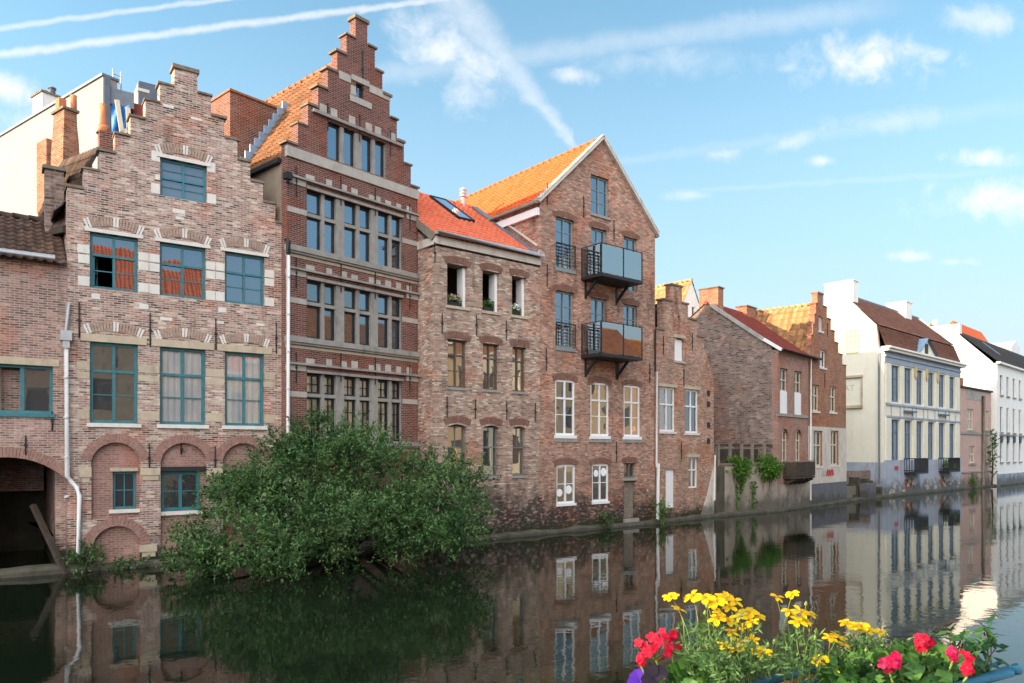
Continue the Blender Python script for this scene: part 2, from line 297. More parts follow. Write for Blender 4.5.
def watermat():
    m, nt = newmat('water'); oc = objco(nt)
    st = N(nt, 'ShaderNodeVectorMath', [oc, (.8, .8, 1.)], operation='MULTIPLY').outputs[0]
    a = NOISE(nt, st, 1.1, 3, .5, .3); b = NOISE(nt, st, 4.5, 3, .55, .4); patch = SS(nt, NOISE(nt, oc, .16, 3), .42, .68)
    h = M(nt, 'ADD', M(nt, 'MULTIPLY', a, .5), M(nt, 'MULTIPLY', M(nt, 'MULTIPLY', b, .22), M(nt, 'ADD', .35, patch)))
    bp = N(nt, 'ShaderNodeBump', {'Strength': .20, 'Distance': .05, 'Height': h}).outputs[0]
    p = N(nt, 'ShaderNodeBsdfPrincipled', {'Base Color': (.007, .012, .006), 'Roughness': .025, 'IOR': 1.34, 'Specular IOR Level': .62, 'Normal': bp})
    out(nt, p.outputs[0])
watermat()
# ------------------------------------------------------------------ builders
GS = 1.                                                              # plan scale of the house being built
class MB:
    def __init__(s): s.V = []; s.F = []; s.M = []; s.UV = []; s.sm = []; s.pc = []
    def split(s, name, mats, parent=None):                           # every box, bar or prism collected here becomes a part of its own
        st = s.pc+[(len(s.V), len(s.F))]
        for (v0, f0), (v1, f1) in zip(st, st[1:]):
            if f1 == f0: continue
            q = MB(); q.V = s.V[v0:v1]; q.F = [tuple(i-v0 for i in f) for f in s.F[f0:f1]]; q.M = s.M[f0:f1]; q.sm = s.sm[f0:f1]; q.UV = [(0., 0.)]*sum(len(f) for f in q.F)
            o = q.build(name, mats, parent)
    def f(s, pts, m=0, uv=None, smooth=False):
        b = len(s.V); s.V += [tuple(p) for p in pts]; s.F.append(tuple(range(b, b+len(pts)))); s.M.append(m); s.sm.append(smooth)
        s.UV += uv if uv else [(0., 0.)]*len(pts)
    def idx(s, verts, faces, m=0, smooth=False):
        b = len(s.V); s.V += [tuple(p) for p in verts]
        for f in faces:
            s.F.append(tuple(b+i for i in f)); s.M.append(m); s.sm.append(smooth); s.UV += [(0., 0.)]*len(f)
    def box(s, x0, x1, y0, y1, z0, z1, m=0):
        s.pc.append((len(s.V), len(s.F)))
        v = [(x, y, z) for z in (z0, z1) for y in (y0, y1) for x in (x0, x1)]
        s.idx(v, [(0, 2, 3, 1), (4, 5, 7, 6), (0, 1, 5, 4), (2, 6, 7, 3), (0, 4, 6, 2), (1, 3, 7, 5)], m)
    def beam(s, a, b, w, h, m=0, up=(0, 0, 1)):
        s.pc.append((len(s.V), len(s.F)))
        a, b = Vector(a), Vector(b); d = (b-a).normalized(); up = Vector(up)
        if abs(d.dot(up)) > .98: up = Vector((0, 1, 0))
        r = d.cross(up).normalized()*w/2; t = r.cross(d).normalized()*h/2
        v = [p+q for p in (a, b) for q in (-r-t, r-t, r+t, -r+t)]
        s.idx(v, [(0, 3, 2, 1), (4, 5, 6, 7), (0, 1, 5, 4), (1, 2, 6, 5), (2, 3, 7, 6), (3, 0, 4, 7)], m)
    def tube(s, pts, r, n=8, m=0, cap=True):
        s.pc.append((len(s.V), len(s.F)))
        pts = [Vector(p) for p in pts]; rs = r if isinstance(r, (list, tuple)) else [r]*len(pts); V = []; ref = None
        for i, p in enumerate(pts):
            d = (pts[min(i+1, len(pts)-1)]-pts[max(i-1, 0)]).normalized()
            if ref is None: ref = Vector((0, 0, 1)) if abs(d.z) < .9 else Vector((1, 0, 0))
            a = d.cross(ref).normalized(); b = d.cross(a).normalized(); ref = b.cross(d) if True else ref
            for k in range(n):
                t = 2*math.pi*k/n; V.append(p+a*math.cos(t)*rs[i]+b*math.sin(t)*rs[i])
            ref = a.cross(d).normalized()*-1 if False else ref
        Fc = [(i*n+k, i*n+(k+1) % n, (i+1)*n+(k+1) % n, (i+1)*n+k) for i in range(len(pts)-1) for k in range(n)]
        s.idx(V, Fc, m, True)
        if cap:
            s.f(V[:n][::-1], m); s.f(V[-n:], m)
    def prism(s, poly, y0, y1, m=0):
        s.pc.append((len(s.V), len(s.F)))
        for t in tessellate_polygon([[Vector((x, z, 0)) for x, z in poly]]):
            a = [poly[i] for i in t]
            ar = (a[1][0]-a[0][0])*(a[2][1]-a[0][1])-(a[2][0]-a[0][0])*(a[1][1]-a[0][1])
            if ar < 0: a = a[::-1]
            s.f([(x, y0, z) for x, z in a], m); s.f([(x, y1, z) for x, z in a[::-1]], m)
        n = len(poly)
        for i in range(n):
            (xa, za), (xb, zb) = poly[i], poly[(i+1) % n]
            s.f([(xa, y0, za), (xa, y1, za), (xb, y1, zb), (xb, y0, zb)], m)
    def prism_y(s, poly, x0, x1, m=0):                            # poly: (y, z) outline
        for t in tessellate_polygon([[Vector((y, z, 0)) for y, z in poly]]):
            a = [poly[i] for i in t]
            s.f([(x0, y, z) for y, z in a], m); s.f([(x1, y, z) for y, z in a], m)
        n = len(poly)
        for i in range(n):
            (ya, za), (yb, zb) = poly[i], poly[(i+1) % n]
            s.f([(x0, ya, za), (x1, ya, za), (x1, yb, zb), (x0, yb, zb)], m)
    def wall(s, outline, holes, y0=0., th=.4, rev=None, through=(), m=0, mr=None):
        """a wall of thickness th with real openings: holes is a list of (x, z) outlines, `through` the indices that go right through"""
        rev = th if rev is None else rev; mr = m if mr is None else mr
        def tess(loops, y, flip):
            flat = [p for l in loops for p in l]
            for t in tessellate_polygon([[Vector((x, z, 0)) for x, z in l] for l in loops]):
                a = [flat[i] for i in t]
                ar = (a[1][0]-a[0][0])*(a[2][1]-a[0][1])-(a[2][0]-a[0][0])*(a[1][1]-a[0][1])
                if abs(ar) < 1e-9: continue
                if (ar < 0) != flip: a = a[::-1]
                s.f([(x, y, z) for x, z in a], m)
        tess([outline]+holes, y0, False); tess([outline]+[holes[i] for i in through], y0+th, True)
        n = len(outline)
        for i in range(n):
            (xa, za), (xb, zb) = outline[i], outline[(i+1) % n]
            s.f([(xa, y0, za), (xa, y0+th, za), (xb, y0+th, zb), (xb, y0, zb)], m)
        for k, h in enumerate(holes):
            d = th if k in through else rev
            for i in range(len(h)):
                (xa, za), (xb, zb) = h[i], h[(i+1) % len(h)]
                s.f([(xa, y0, za), (xb, y0, zb), (xb, y0+d, zb), (xa, y0+d, za)], mr)
            if k not in through and rev < th-.01: pass
    def vouss(s, cx, cz, r0, r1, a0, a1, n, y0, y1, mf=lambda i: 0, gap=.12):
        for i in range(n):
            b0 = a0+(a1-a0)*(i+gap/2)/n; b1 = a0+(a1-a0)*(i+1-gap/2)/n
            j = R.uniform(-.006, .006)
            s.prism([(cx+r*math.sin(t), cz+r*math.cos(t)) for r, t in ((r0, b0), (r0, b1), (r1+j, b1), (r1+j, b0))], y0+R.uniform(-.004, .004), y1, mf(i))
    def build(s, name, mats, parent=None, loc=None, label=None):
        V = s.V if GS == 1. else [(x*GS, y*GS, CH+(z-CH)*GS) for x, y, z in s.V]
        me = bpy.data.meshes.new(name); me.from_pydata(V, [], s.F)
        mats = mats if isinstance(mats, (list, tuple)) else [mats]
        for k in mats: me.materials.append(MATS[k])
        me.polygons.foreach_set('material_index', s.M); me.polygons.foreach_set('use_smooth', s.sm)
        if any(u != (0., 0.) for u in s.UV[:400]):
            l = me.uv_layers.new(name='uv'); l.data.foreach_set('uv', [c for u in s.UV for c in u])
        me.update(); o = bpy.data.objects.new(name, me); C.objects.link(o)
        if parent is not None: o.parent = parent
        if loc is not None: o.location = loc
        if label: o['label'] = label
        return o

def rect(x0, x1, z0, z1): return [(x0, z0), (x1, z0), (x1, z1), (x0, z1)]
def arch(x0, x1, z0, zs, rise, n=14):
    w = (x1-x0)/2; cx = (x0+x1)/2
    Rr = (w*w+rise*rise)/(2*rise); cz = zs+rise-Rr; a = math.asin(min(1, w/Rr)) if rise <= w else math.pi-math.asin(w/Rr)
    return [(x0, z0), (x1, z0)]+[(cx+Rr*math.sin(a-2*a*i/n), cz+Rr*math.cos(a-2*a*i/n)) for i in range(n+1)]
def arcparams(x0, x1, zs, rise):
    w = (x1-x0)/2; Rr = (w*w+rise*rise)/(2*rise); return (x0+x1)/2, zs+rise-Rr, Rr, math.asin(min(1, w/Rr))

class Site:                                                        # a facade plane over its foot line in plan
    def __init__(s, o, slope):
        s.o = o; n = math.hypot(1, slope); s.d = (1/n, slope/n); s.b = (-s.d[1], s.d[0]); s.rot = math.atan2(s.d[1], s.d[0])
    def w(s, x, y=0.): return (s.o[0]+x*s.d[0]+y*s.b[0], s.o[1]+x*s.d[1]+y*s.b[1])
    def x(s, u, y=0.):
        k = (u-CX)/F; ox, oy = s.w(0, y); return (k*oy-ox)/(s.d[0]-k*s.d[1])
    def z(s, u, v, y=0.): return CH+(HZ-v)/F*s.w(s.x(u, y), y)[1]
    def yz(s, u, v, x=0.):
        k = (u-CX)/F; ox, oy = s.w(x); y = (k*oy-ox)/(s.b[0]-k*s.b[1]); return y, CH+(HZ-v)/F*(oy+y*s.b[1])
def wp(u, v): Y = CH*F/(v-HZ); return ((u-CX)/F*Y, Y)              # the point of the water surface seen at a pixel

def thing(name, label, cat, loc=(0, 0, 0), rot=0., group=None):
    o = bpy.data.objects.new(name, None); o.empty_display_size = .3; C.objects.link(o); o.location = loc; o.rotation_euler = (0, 0, rot)
    o['label'] = label; o['category'] = cat
    if group: o['group'] = group
    return o
def tag(o, label, cat, group=None):
    o['label'] = label; o['category'] = cat
    if group: o['group'] = group
    return o
def house(name, label, site, cat='house', x=0., y=0.):
    wx, wy = site.w(x, y); o = thing(name, label, cat, (wx*GS, wy*GS, 0), site.rot); return o

def window(P, x0, x1, z0, z1, y=.13, fw=.075, fm='teal', pane='g_sky', mull=(.5,), trans=(.62,), bars=(), vbars=(), curtain=None, sill=None, mw=None, name='window', label=None, tilt=.004, off=()):
    """frame mesh (the part) with pane, sill and curtain below it; fractions run from the lower left"""
    mw = mw or fw*.85; b = MB(); ix0, ix1, iz0, iz1 = x0+fw, x1-fw, z0+fw, z1-fw
    b.box(x0+.002, ix0, y, y+.08, z0+.002, z1-.002); b.box(ix1, x1-.002, y, y+.08, z0+.002, z1-.002)
    b.box(ix0, ix1, y+.003, y+.077, iz1, z1-.002); b.box(ix0, ix1, y+.003, y+.077, z0+.002, iz0)
    xs = [ix0]+[ix0+(ix1-ix0)*m for m in mull]+[ix1]; zs = [iz0]+[iz0+(iz1-iz0)*t for t in trans]+[iz1]
    for xm in xs[1:-1]: b.box(xm-mw/2, xm+mw/2, y-.008, y+.07, iz0, iz1)
    for zm in zs[1:-1]: b.box(ix0, ix1, y-.016, y+.066, zm-mw/2, zm+mw/2)
    for f, a, c in bars: zz = iz0+(iz1-iz0)*f; b.box(ix0+(ix1-ix0)*a, ix0+(ix1-ix0)*c, y+.018, y+.05, zz-.014, zz+.014)
    for f, a, c in vbars: xx = ix0+(ix1-ix0)*f; b.box(xx-.014, xx+.014, y+.016, y+.052, iz0+(iz1-iz0)*a, iz0+(iz1-iz0)*c)
    fr = b.build(name, fm, P, label=label)
    p = MB(); k = 0
    for i in range(len(xs)-1):
        for j in range(len(zs)-1):
            k += 1
            if (i, j) in off: continue
            a, c, d, e = xs[i], xs[i+1], zs[j], zs[j+1]; tx, tz = R.uniform(-tilt, tilt), R.uniform(-tilt, tilt)
            yy = y+.04
            p.f([(a, yy-tx-tz, d), (c, yy+tx-tz, d), (c, yy+tx+tz, e), (a, yy-tx+tz, e)])
    p.build('pane', pane, fr)
    if curtain:
        mat, parts = curtain
        for (fa, fb, ga, gb) in parts:
            q = MB(); n = max(6, int((x1-x0)*(fb-fa)/.035)); ph = R.uniform(0, 6)
            for i in range(n):
                def cp(i):
                    return x0+.03+(x1-x0-.06)*(fa+(fb-fa)*i/n), y+.085+.022*math.sin(i*1.25+ph)+.01*math.sin(i*.4+ph*2)
                (xa, ya), (xb, yb) = cp(i), cp(i+1)
                q.f([(xa, ya, z0+(z1-z0)*ga), (xb, yb, z0+(z1-z0)*ga), (xb, yb, z0+(z1-z0)*gb), (xa, ya, z0+(z1-z0)*gb)], smooth=True)
            q.build('curtain', mat, fr)
    if sill:
        mat, ov, h, pr = sill
        q = MB(); q.box(x0-ov, x1+ov, -pr, .13, z0-h, z0-.003); q.build('sill', mat, fr)
    return fr

def roof_sheet(b, o, av, uv, W, L, rib=.24, row=.34, amp=.035, lip=.028, m=0, clip=None):
    """pantiles: a ribbed, stepped sheet from corner o along av (eave) and uv (up the slope)"""
    o, av, uv = Vector(o), Vector(av).normalized(), Vector(uv).normalized(); nv = av.cross(uv).normalized()
    if nv.z < 0: nv = -nv
    nr = max(1, int(round(L/row))); nc = max(2, int(W/rib*5)); rows = []
    for j in range(nr):
        for e, h in ((0., lip), (1., 0.)): rows.append(((j+e)*L/nr, h))
    b0 = len(b.V)
    for t, h in rows:
        sag = .0
        for i in range(nc+1):
            s_ = W*i/nc; wv = math.sin(2*math.pi*s_/rib)
            wob = .012*noise.noise(Vector((s_*.5, t*.7, o.x*.3)))+.02*noise.noise(Vector((s_*.15, t*.2, o.y)))
            b.V.append(tuple(o+av*s_+uv*t+nv*(amp*max(wv, -.35)+h+wob)))
    for j in range(len(rows)-1):
        for i in range(nc):
            q = (b0+j*(nc+1)+i, b0+j*(nc+1)+i+1, b0+(j+1)*(nc+1)+i+1, b0+(j+1)*(nc+1)+i)
            b.F.append(q); b.M.append(m); b.sm.append(j % 2 == 0)
            tv = (rows[j][0]+rows[j+1][0])/2
            b.UV += [(W*(i+.5)/nc, tv)]*4
def ridge_tiles(b, a, c, r=.11, m=0, step=.38):
    a, c = Vector(a), Vector(c); L = (c-a).length; n = max(1, int(L/step)); d = (c-a)/n
    for i in range(n):
        p = a+d*i; rr = r*R.uniform(.95, 1.08); b.tube([p-Vector((0, 0, .03)), p+d*1.04-Vector((0, 0, .035))], [rr, rr*.93], 8, m)
def gable_roof(P, x0, x1, ze, zr, y0, y1, mat, xr=None, ov=.12, rib=.24, row=.34, sides='lr', ridge=True, name='roof', zer=None, amp=.035):
    """ridge runs back from the canal"""
    xr = (x0+x1)/2 if xr is None else xr; b = MB(); zer = ze if zer is None else zer
    if 'l' in sides:
        u = Vector((xr-x0, 0, zr-ze)); L = u.length; u.normalize(); roof_sheet(b, Vector((x0, y0, ze))-u*ov, (0, 1, 0), u, y1-y0, L+ov, rib, row, amp)
    if 'r' in sides:
        u = Vector((xr-x1, 0, zr-zer)); L = u.length; u.normalize(); roof_sheet(b, Vector((x1, y0, zer))-u*ov, (0, 1, 0), u, y1-y0, L+ov, rib, row, amp)
    o = b.build(name, mat, P)
    if ridge:
        r = MB(); ridge_tiles(r, (xr, y0, zr+.05), (xr, y1, zr+.05)); r.build('ridge', mat, o)
    return o
def front_roof(P, x0, x1, y0, ze, yr, zr, y1, ze1, mat, ov=.25, rib=.24, row=.34, ridge=True, name='roof'):
    """ridge parallel to the canal"""
    b = MB(); u = Vector((0, yr-y0, zr-ze)); L = u.length; u.normalize(); roof_sheet(b, Vector((x0, y0, ze))-u*ov, (1, 0, 0), u, x1-x0, L+ov, rib, row)
    u = Vector((0, yr-y1, zr-ze1)); L = u.length; u.normalize(); roof_sheet(b, Vector((x0, y1, ze1))-u*ov, (1, 0, 0), u, x1-x0, L+ov, rib, row)
    o = b.build(name, mat, P)
    if ridge:
        r = MB(); ridge_tiles(r, (x0, yr, zr+.05), (x1, yr, zr+.05)); r.build('ridge', mat, o)
    return o
def sidebox(P, x0, x1, y0, y1, z1, mat, name='side_wall', zb=-.5):
    """side and rear walls of a house as one hollow shell (no front)"""
    b = MB(); b.box(x0, x0+.25, y0, y1, zb, z1); b.box(x1-.25, x1, y0, y1, zb, z1); b.box(x0+.25, x1-.25, y1-.25, y1-.003, zb, z1-.003); return b.build(name, mat, P)
def pane_back(P, x0, x1, z0, z1, y, mat='interior'):
    b = MB(); b.box(x0, x1, y, y+.02, z0, z1); return b.build('room_wall', mat, P)
def anchors(P, pts, h=.75, mat='iron', y=-.02):
    for x, z in pts:
        b = MB(); b.tube([(x, y, z-h/2), (x+R.uniform(-.01, .01), y-.012, z), (x, y, z+h/2)], .02, 6); b.box(x-.035, x+.035, y-.03, .01, z-.03, z+.03); b.build('wall_anchor', mat, P)
def chimney(P, x0, x1, y0, y1, z0, z1, mat, cap='coping', pots=(), name='chimney', capo=.06, caph=.12):
    b = MB(); b.box(x0, x1, y0, y1, z0, z1); o = b.build(name, mat, P)
    if cap:
        c = MB(); c.box(x0-capo, x1+capo, y0-capo, y1+capo, z1+.002, z1+caph); c.build('chimney_cap', cap, o)
    for (px_, py_, r, h, pm) in pots:
        c = MB(); zz = z1+(caph if cap else 0); c.tube([(px_, py_, zz), (px_, py_, zz+h*.8), (px_, py_, zz+h*.82), (px_, py_, zz+h)], [r, r*.8, r, r*.95], 12); c.build('chimney_pot', pm, o)
    return o
def leaf(V, Fc, p, d, n, l, w, fold=.25):
    d = d.normalized(); s = d.cross(n)
    if s.length < 1e-4: s = d.orthogonal()
    s.normalize(); m = p+d*l*.45; k = n*(w*fold); b = len(V)
    V += [tuple(p), tuple(m+s*w-k), tuple(p+d*l-n*l*.08), tuple(m-s*w-k)]; Fc.append((b, b+1, b+2, b+3))
def rdir(): 
    while True:
        v = Vector((R.uniform(-1, 1), R.uniform(-1, 1), R.uniform(-1, 1)))
        if .05 < v.length < 1: return v.normalized()
def shoots(lobes, N_, nleaf, sl, ll, lw, base, up=.45, gap=-.12, seed=0., clipf=None, shell=.5):
    """leaf sprays spread through a volume of lobes, thinned by noise so that gaps and an uneven outline remain"""
    V, Fc = [], []; tot = sum(r[0]*r[2] for c, r in lobes)
    for k in range(N_):
        t = R.uniform(0, tot)
        for c, r in lobes:
            t -= r[0]*r[2]
            if t <= 0: break
        d = rdir(); rad = R.uniform(shell, 1.04) if R.random() < .8 else R.uniform(.2, 1.)
        q = Vector((c[0]+d.x*r[0]*rad, c[1]+d.y*r[1]*rad, c[2]+d.z*r[2]*rad))
        if noise.noise(q*1.25+Vector((seed, 0, 0)))+.5*noise.noise(q*3+Vector((0, seed, 0))) < gap and rad > .45: continue
        if clipf and not clipf(q): continue
        sd = (d*.8+Vector((0, 0, up))+rdir()*.6).normalized(); L = sl*R.uniform(.5, 1.3)
        for j in range(nleaf):
            f = (j+.5)/nleaf; p = q+sd*L*f+Vector((0, 0, -.10*L*f*f)); ld = (sd*.55+rdir()*.85).normalized(); n = (Vector((0, 0, .9))+rdir()*.8).normalized()
            s_ = R.uniform(.7, 1.25)*(1-.35*f); leaf(V, Fc, p, ld, n, ll*s_, lw*s_)
    return V, Fc
def meshobj(name, V, Fc, mat, parent=None, smooth=False):
    b = MB(); b.idx(V, Fc, 0, smooth); return b.build(name, mat, parent)
# ------------------------------------------------------------------ sites along the canal (foot lines in plan)
S1 = Site(wp(70, 572), .69); W1 = S1.x(284)
S3 = Site(S1.w(W1), 1.149); W3 = S3.x(418)
S5 = Site(wp(540, 537), .826); X5L, X5R = S5.x(436), S5.x(655)
S6 = Site(S5.w(X5R), .95); W6 = S6.x(714)
S7 = Site(wp(778, 511.4), 1.08); X7R = S7.x(808); X7B = S7.x(846)
K3, K5 = .985, 1.035                                               # plan distance of the red gable and of the brown houses against the first survey
def sc(p, k): return (p[0]*k, p[1]*k)
E6 = sc(S6.w(W6), K5); SG = Site(E6, (S7.o[1]-E6[1])/(S7.o[0]-E6[0])); WG = math.hypot(S7.o[1]-E6[1], S7.o[0]-E6[0])
S8 = Site(wp(884, 497.3), .92); W8 = S8.x(960)
SP = Site(S8.w(W8+.05), .92); WP = SP.x(991)
S9 = Site(wp(997, 486.3), .98)

# ------------------------------------------------------------------ ground, water, banks
def sheet(name, pts, z, mat):
    b = MB(); b.f([(x, y, z) for x, y in pts]); o = b.build(name, mat); o['kind'] = 'structure'; return o
sheet('canal_bed', [(-1500, -1500), (1500, -1500), (1500, 2500), (-1500, 2500)], -1.6, 'canal_bed')
sheet('canal_water', [(-140, -60), (260, -60), (260, 260), (-140, 260)], 0., 'water')
bankline = [S1.w(-60, 7.), S1.w(-.3, 7.), S1.w(-.3, .6), S1.w(W1, .6), sc(S3.w(W3, .6), K3), sc(S5.w(X5R, .6), K5), sc(S6.w(W6, .6), K5), S7.w(0, .6), S7.w(X7B, .6), S8.w(0, .6), S8.w(W8, .6), S9.w(0, .6), S9.w(110, .6)]
def bank():
    b = MB(); far = [(x-900*.64, y+900*.77) for x, y in bankline]
    for i in range(len(bankline)-1):
        p, q, r, s_ = bankline[i], bankline[i+1], far[i+1], far[i]
        b.f([(*p, .9), (*q, .9), (*r, .9), (*s_, .9)]); b.f([(*p, -1.6), (*q, -1.6), (*q, .9), (*p, .9)])
    o = b.build('ground', 'earth'); o['kind'] = 'structure'
bank()
def foot():                                                        # the dark mossy stone footing along the water line
    b = MB(); line = [S1.w(-9.5, 0)]+[S1.w(0), S1.w(W1), sc(S5.w(X5L), K5), sc(S5.w(X5R), K5), E6, S7.w(0), S7.w(X7B), S8.w(-3.5), S8.w(0), S8.w(W8), SP.w(WP), S9.w(2), S9.w(60)]
    pts = []
    for a, c in zip(line, line[1:]):
        L = math.hypot(c[0]-a[0], c[1]-a[1]); n = max(1, int(L/.45))
        pts += [(a[0]+(c[0]-a[0])*i/n, a[1]+(c[1]-a[1])*i/n) for i in range(n)]
    rows = []
    for i, (x, y) in enumerate(pts):
        nx, ny = .62, -.78; w = .22+.12*noise.noise(Vector((x*.9, y*.9, 0))); h = .13+.09*noise.noise(Vector((x*1.3, y*1.3, 5)))
        rows.append([(x-nx*.3, y-ny*.3, h+.05), (x+nx*w*.6, y+ny*w*.6, h+.04), (x+nx*w, y+ny*w, h-.05), (x+nx*(w+.05), y+ny*(w+.05), -.8)])
    V = [p for r in rows for p in r]; Fc = [(i*4+k, i*4+k+1, (i+1)*4+k+1, (i+1)*4+k) for i in range(len(rows)-1) for k in range(3)]
    b.idx(V, Fc, 0); o = b.build('quay_foot', 'moss_stone'); o['kind'] = 'structure'
foot()
b = MB(); b.box(-6, 9, -8, 1.15, -1.6, 1.6); o = b.build('quay_terrace', 'paving'); o['kind'] = 'structure'
rbd = (.77, .638); rbn = (.638, -.77)
def rb(t, n): return (6+rbd[0]*t+rbn[0]*n, 1.15+rbd[1]*t+rbn[1]*n)
b = MB()
pq = [rb(0, 0), rb(140, 0), rb(140, 60), rb(0, 60)]
b.f([(*p, 1.45) for p in pq]); b.f([(*pq[0], -1.6), (*pq[1], -1.6), (*pq[1], 1.45), (*pq[0], 1.45)]); o = b.build('street', 'paving'); o['kind'] = 'structure'

def step_outline(x0, x1, zb, z0, z1, n, xt0, xt1):
    """stepped gable: n steps up each side from z0 to the top piece xt0..xt1 at z1"""
    L = [(x0+(xt0-x0)*i/n, z0+(z1-z0)*i/n) for i in range(n+1)]; Rr = [(x1+(xt1-x1)*i/n, z0+(z1-z0)*i/n) for i in range(n+1)]
    p = [(x0, zb), (x1, zb), (x1, z0)]
    for i in range(1, n+1): p += [(Rr[i][0], Rr[i-1][1]), Rr[i]]
    q = [L[n]]
    for i in range(n, 0, -1): q += [(L[i][0], L[i-1][1]), (L[i-1][0], L[i-1][1])]
    p += q
    return p, L, Rr
def copings(P, L, Rr, y0, y1, mat='coping', t=.07, ov=.05):
    b = MB(); n = len(L)-1; q = lambda k: R.uniform(-k, k)
    for i in range(n):
        b.box(L[i][0]-ov+q(.025), L[i+1][0]-.002, y0-ov+q(.015), y1+ov, L[i][1]+.002, L[i][1]+t+q(.018)); b.box(Rr[i+1][0]+.002, Rr[i][0]+ov+q(.025), y0-ov+q(.015), y1+ov, Rr[i][1]+.002, Rr[i][1]+t+q(.018))
    b.box(L[n][0]-ov, Rr[n][0]+ov, y0-ov, y1+ov, L[n][1]+.002, L[n][1]+t+.04); b.split('coping', mat, P)

# ------------------------------------------------------------------ house over the water passage, at the left edge
def passage_house():
    H = house('brick_house', 'low brick house at the left edge over a dark arched water passage', S1)
    x = S1.x; z = S1.z; xl, xr = -9., -.06
    ze = z(30, 255); ax0, ax1 = x(-60), x(67); zs, rise = z(67, 476)-.12, .62
    wx0, wx1, wz0, wz1 = x(-28), x(53), z(25, 413), z(25, 365)
    holes = [arch(ax0, ax1, -.8, zs, rise), rect(wx0, wx1, wz0, wz1), rect(-7.6, -5.6, wz0, wz1)]
    b = MB(); b.wall([(xl, -.8), (xr, -.8), (xr, ze), (xl, ze)], holes, 0, .4, .3, through=(0,)); b.build('wall', 'b_left', H)
    sidebox(H, xl, xr, .4, 8, ze-.1, 'b_left')
    cx, cz, Rr, a = arcparams(ax0, ax1, zs, rise)
    b = MB(); b.vouss(cx, cz, Rr+.005, Rr+.26, -a, a, 44, -.02, .1); b.build('arch', 'vouss', H)
    # passage lining: side walls, a vault and a back, coloured dark to deepen the shade
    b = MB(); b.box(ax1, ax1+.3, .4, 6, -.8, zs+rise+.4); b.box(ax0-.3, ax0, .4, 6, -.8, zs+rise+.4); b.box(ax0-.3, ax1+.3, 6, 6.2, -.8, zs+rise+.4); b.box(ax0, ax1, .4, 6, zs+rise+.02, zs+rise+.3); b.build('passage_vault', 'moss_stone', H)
    fr = window(H, wx0, wx1, wz0, wz1, .1, .07, 'teal', 'g_dark', mull=(.28, .62), trans=(), mw=.09, off=((1, 0),))
    b = MB(); b.box(wx0+.3, wx0+.02+(wx1-wx0)*.34, .32, .36, wz0+.05, wz1-.05); b.build('curtain', 'curtain_cream', fr)
    window(H, -7.6, -5.6, wz0, wz1, .1, .07, 'teal', 'g_dark', mull=(.5,), trans=())
    b = MB(); b.box(wx0-.2, wx1+.14, -.03, .14, wz1+.003, wz1+.19); b.build('lintel', 'stone_tan', H)
    b = MB(); b.box(wx0-.1, wx1+.05, -.05, .12, wz0-.1, wz0-.003); b.build('sill', 'teal', fr)
    anchors(H, [(x(25.5), z(25, 445)), (x(52), z(52, 415)-.15)], .5)
    # roof falls to the canal, with old pantiles
    front_roof(H, xl, xr-.02, -.05, ze-.03, 2.2, z(5, 216, 2.2), 4.4, ze-.4, 't_dark', ov=.28, rib=.22, row=.3)
    b = MB(); b.tube([(xl, -.3, ze-.02), (xr-.3, -.3, ze-.04)], .06, 8); b.build('gutter', 'zinc', H)
    o = MB(); o.beam((x(34), .75, z(34, 505, .75)), (x(69), -.35, -.25), .13, .11)
    t = o.build('timber_post', 'wood_dark'); t.location = H.location; t.rotation_euler = H.rotation_euler; tag(t, 'dark timber leaning in the mouth of the dark passage arch', 'timber')
passage_house()

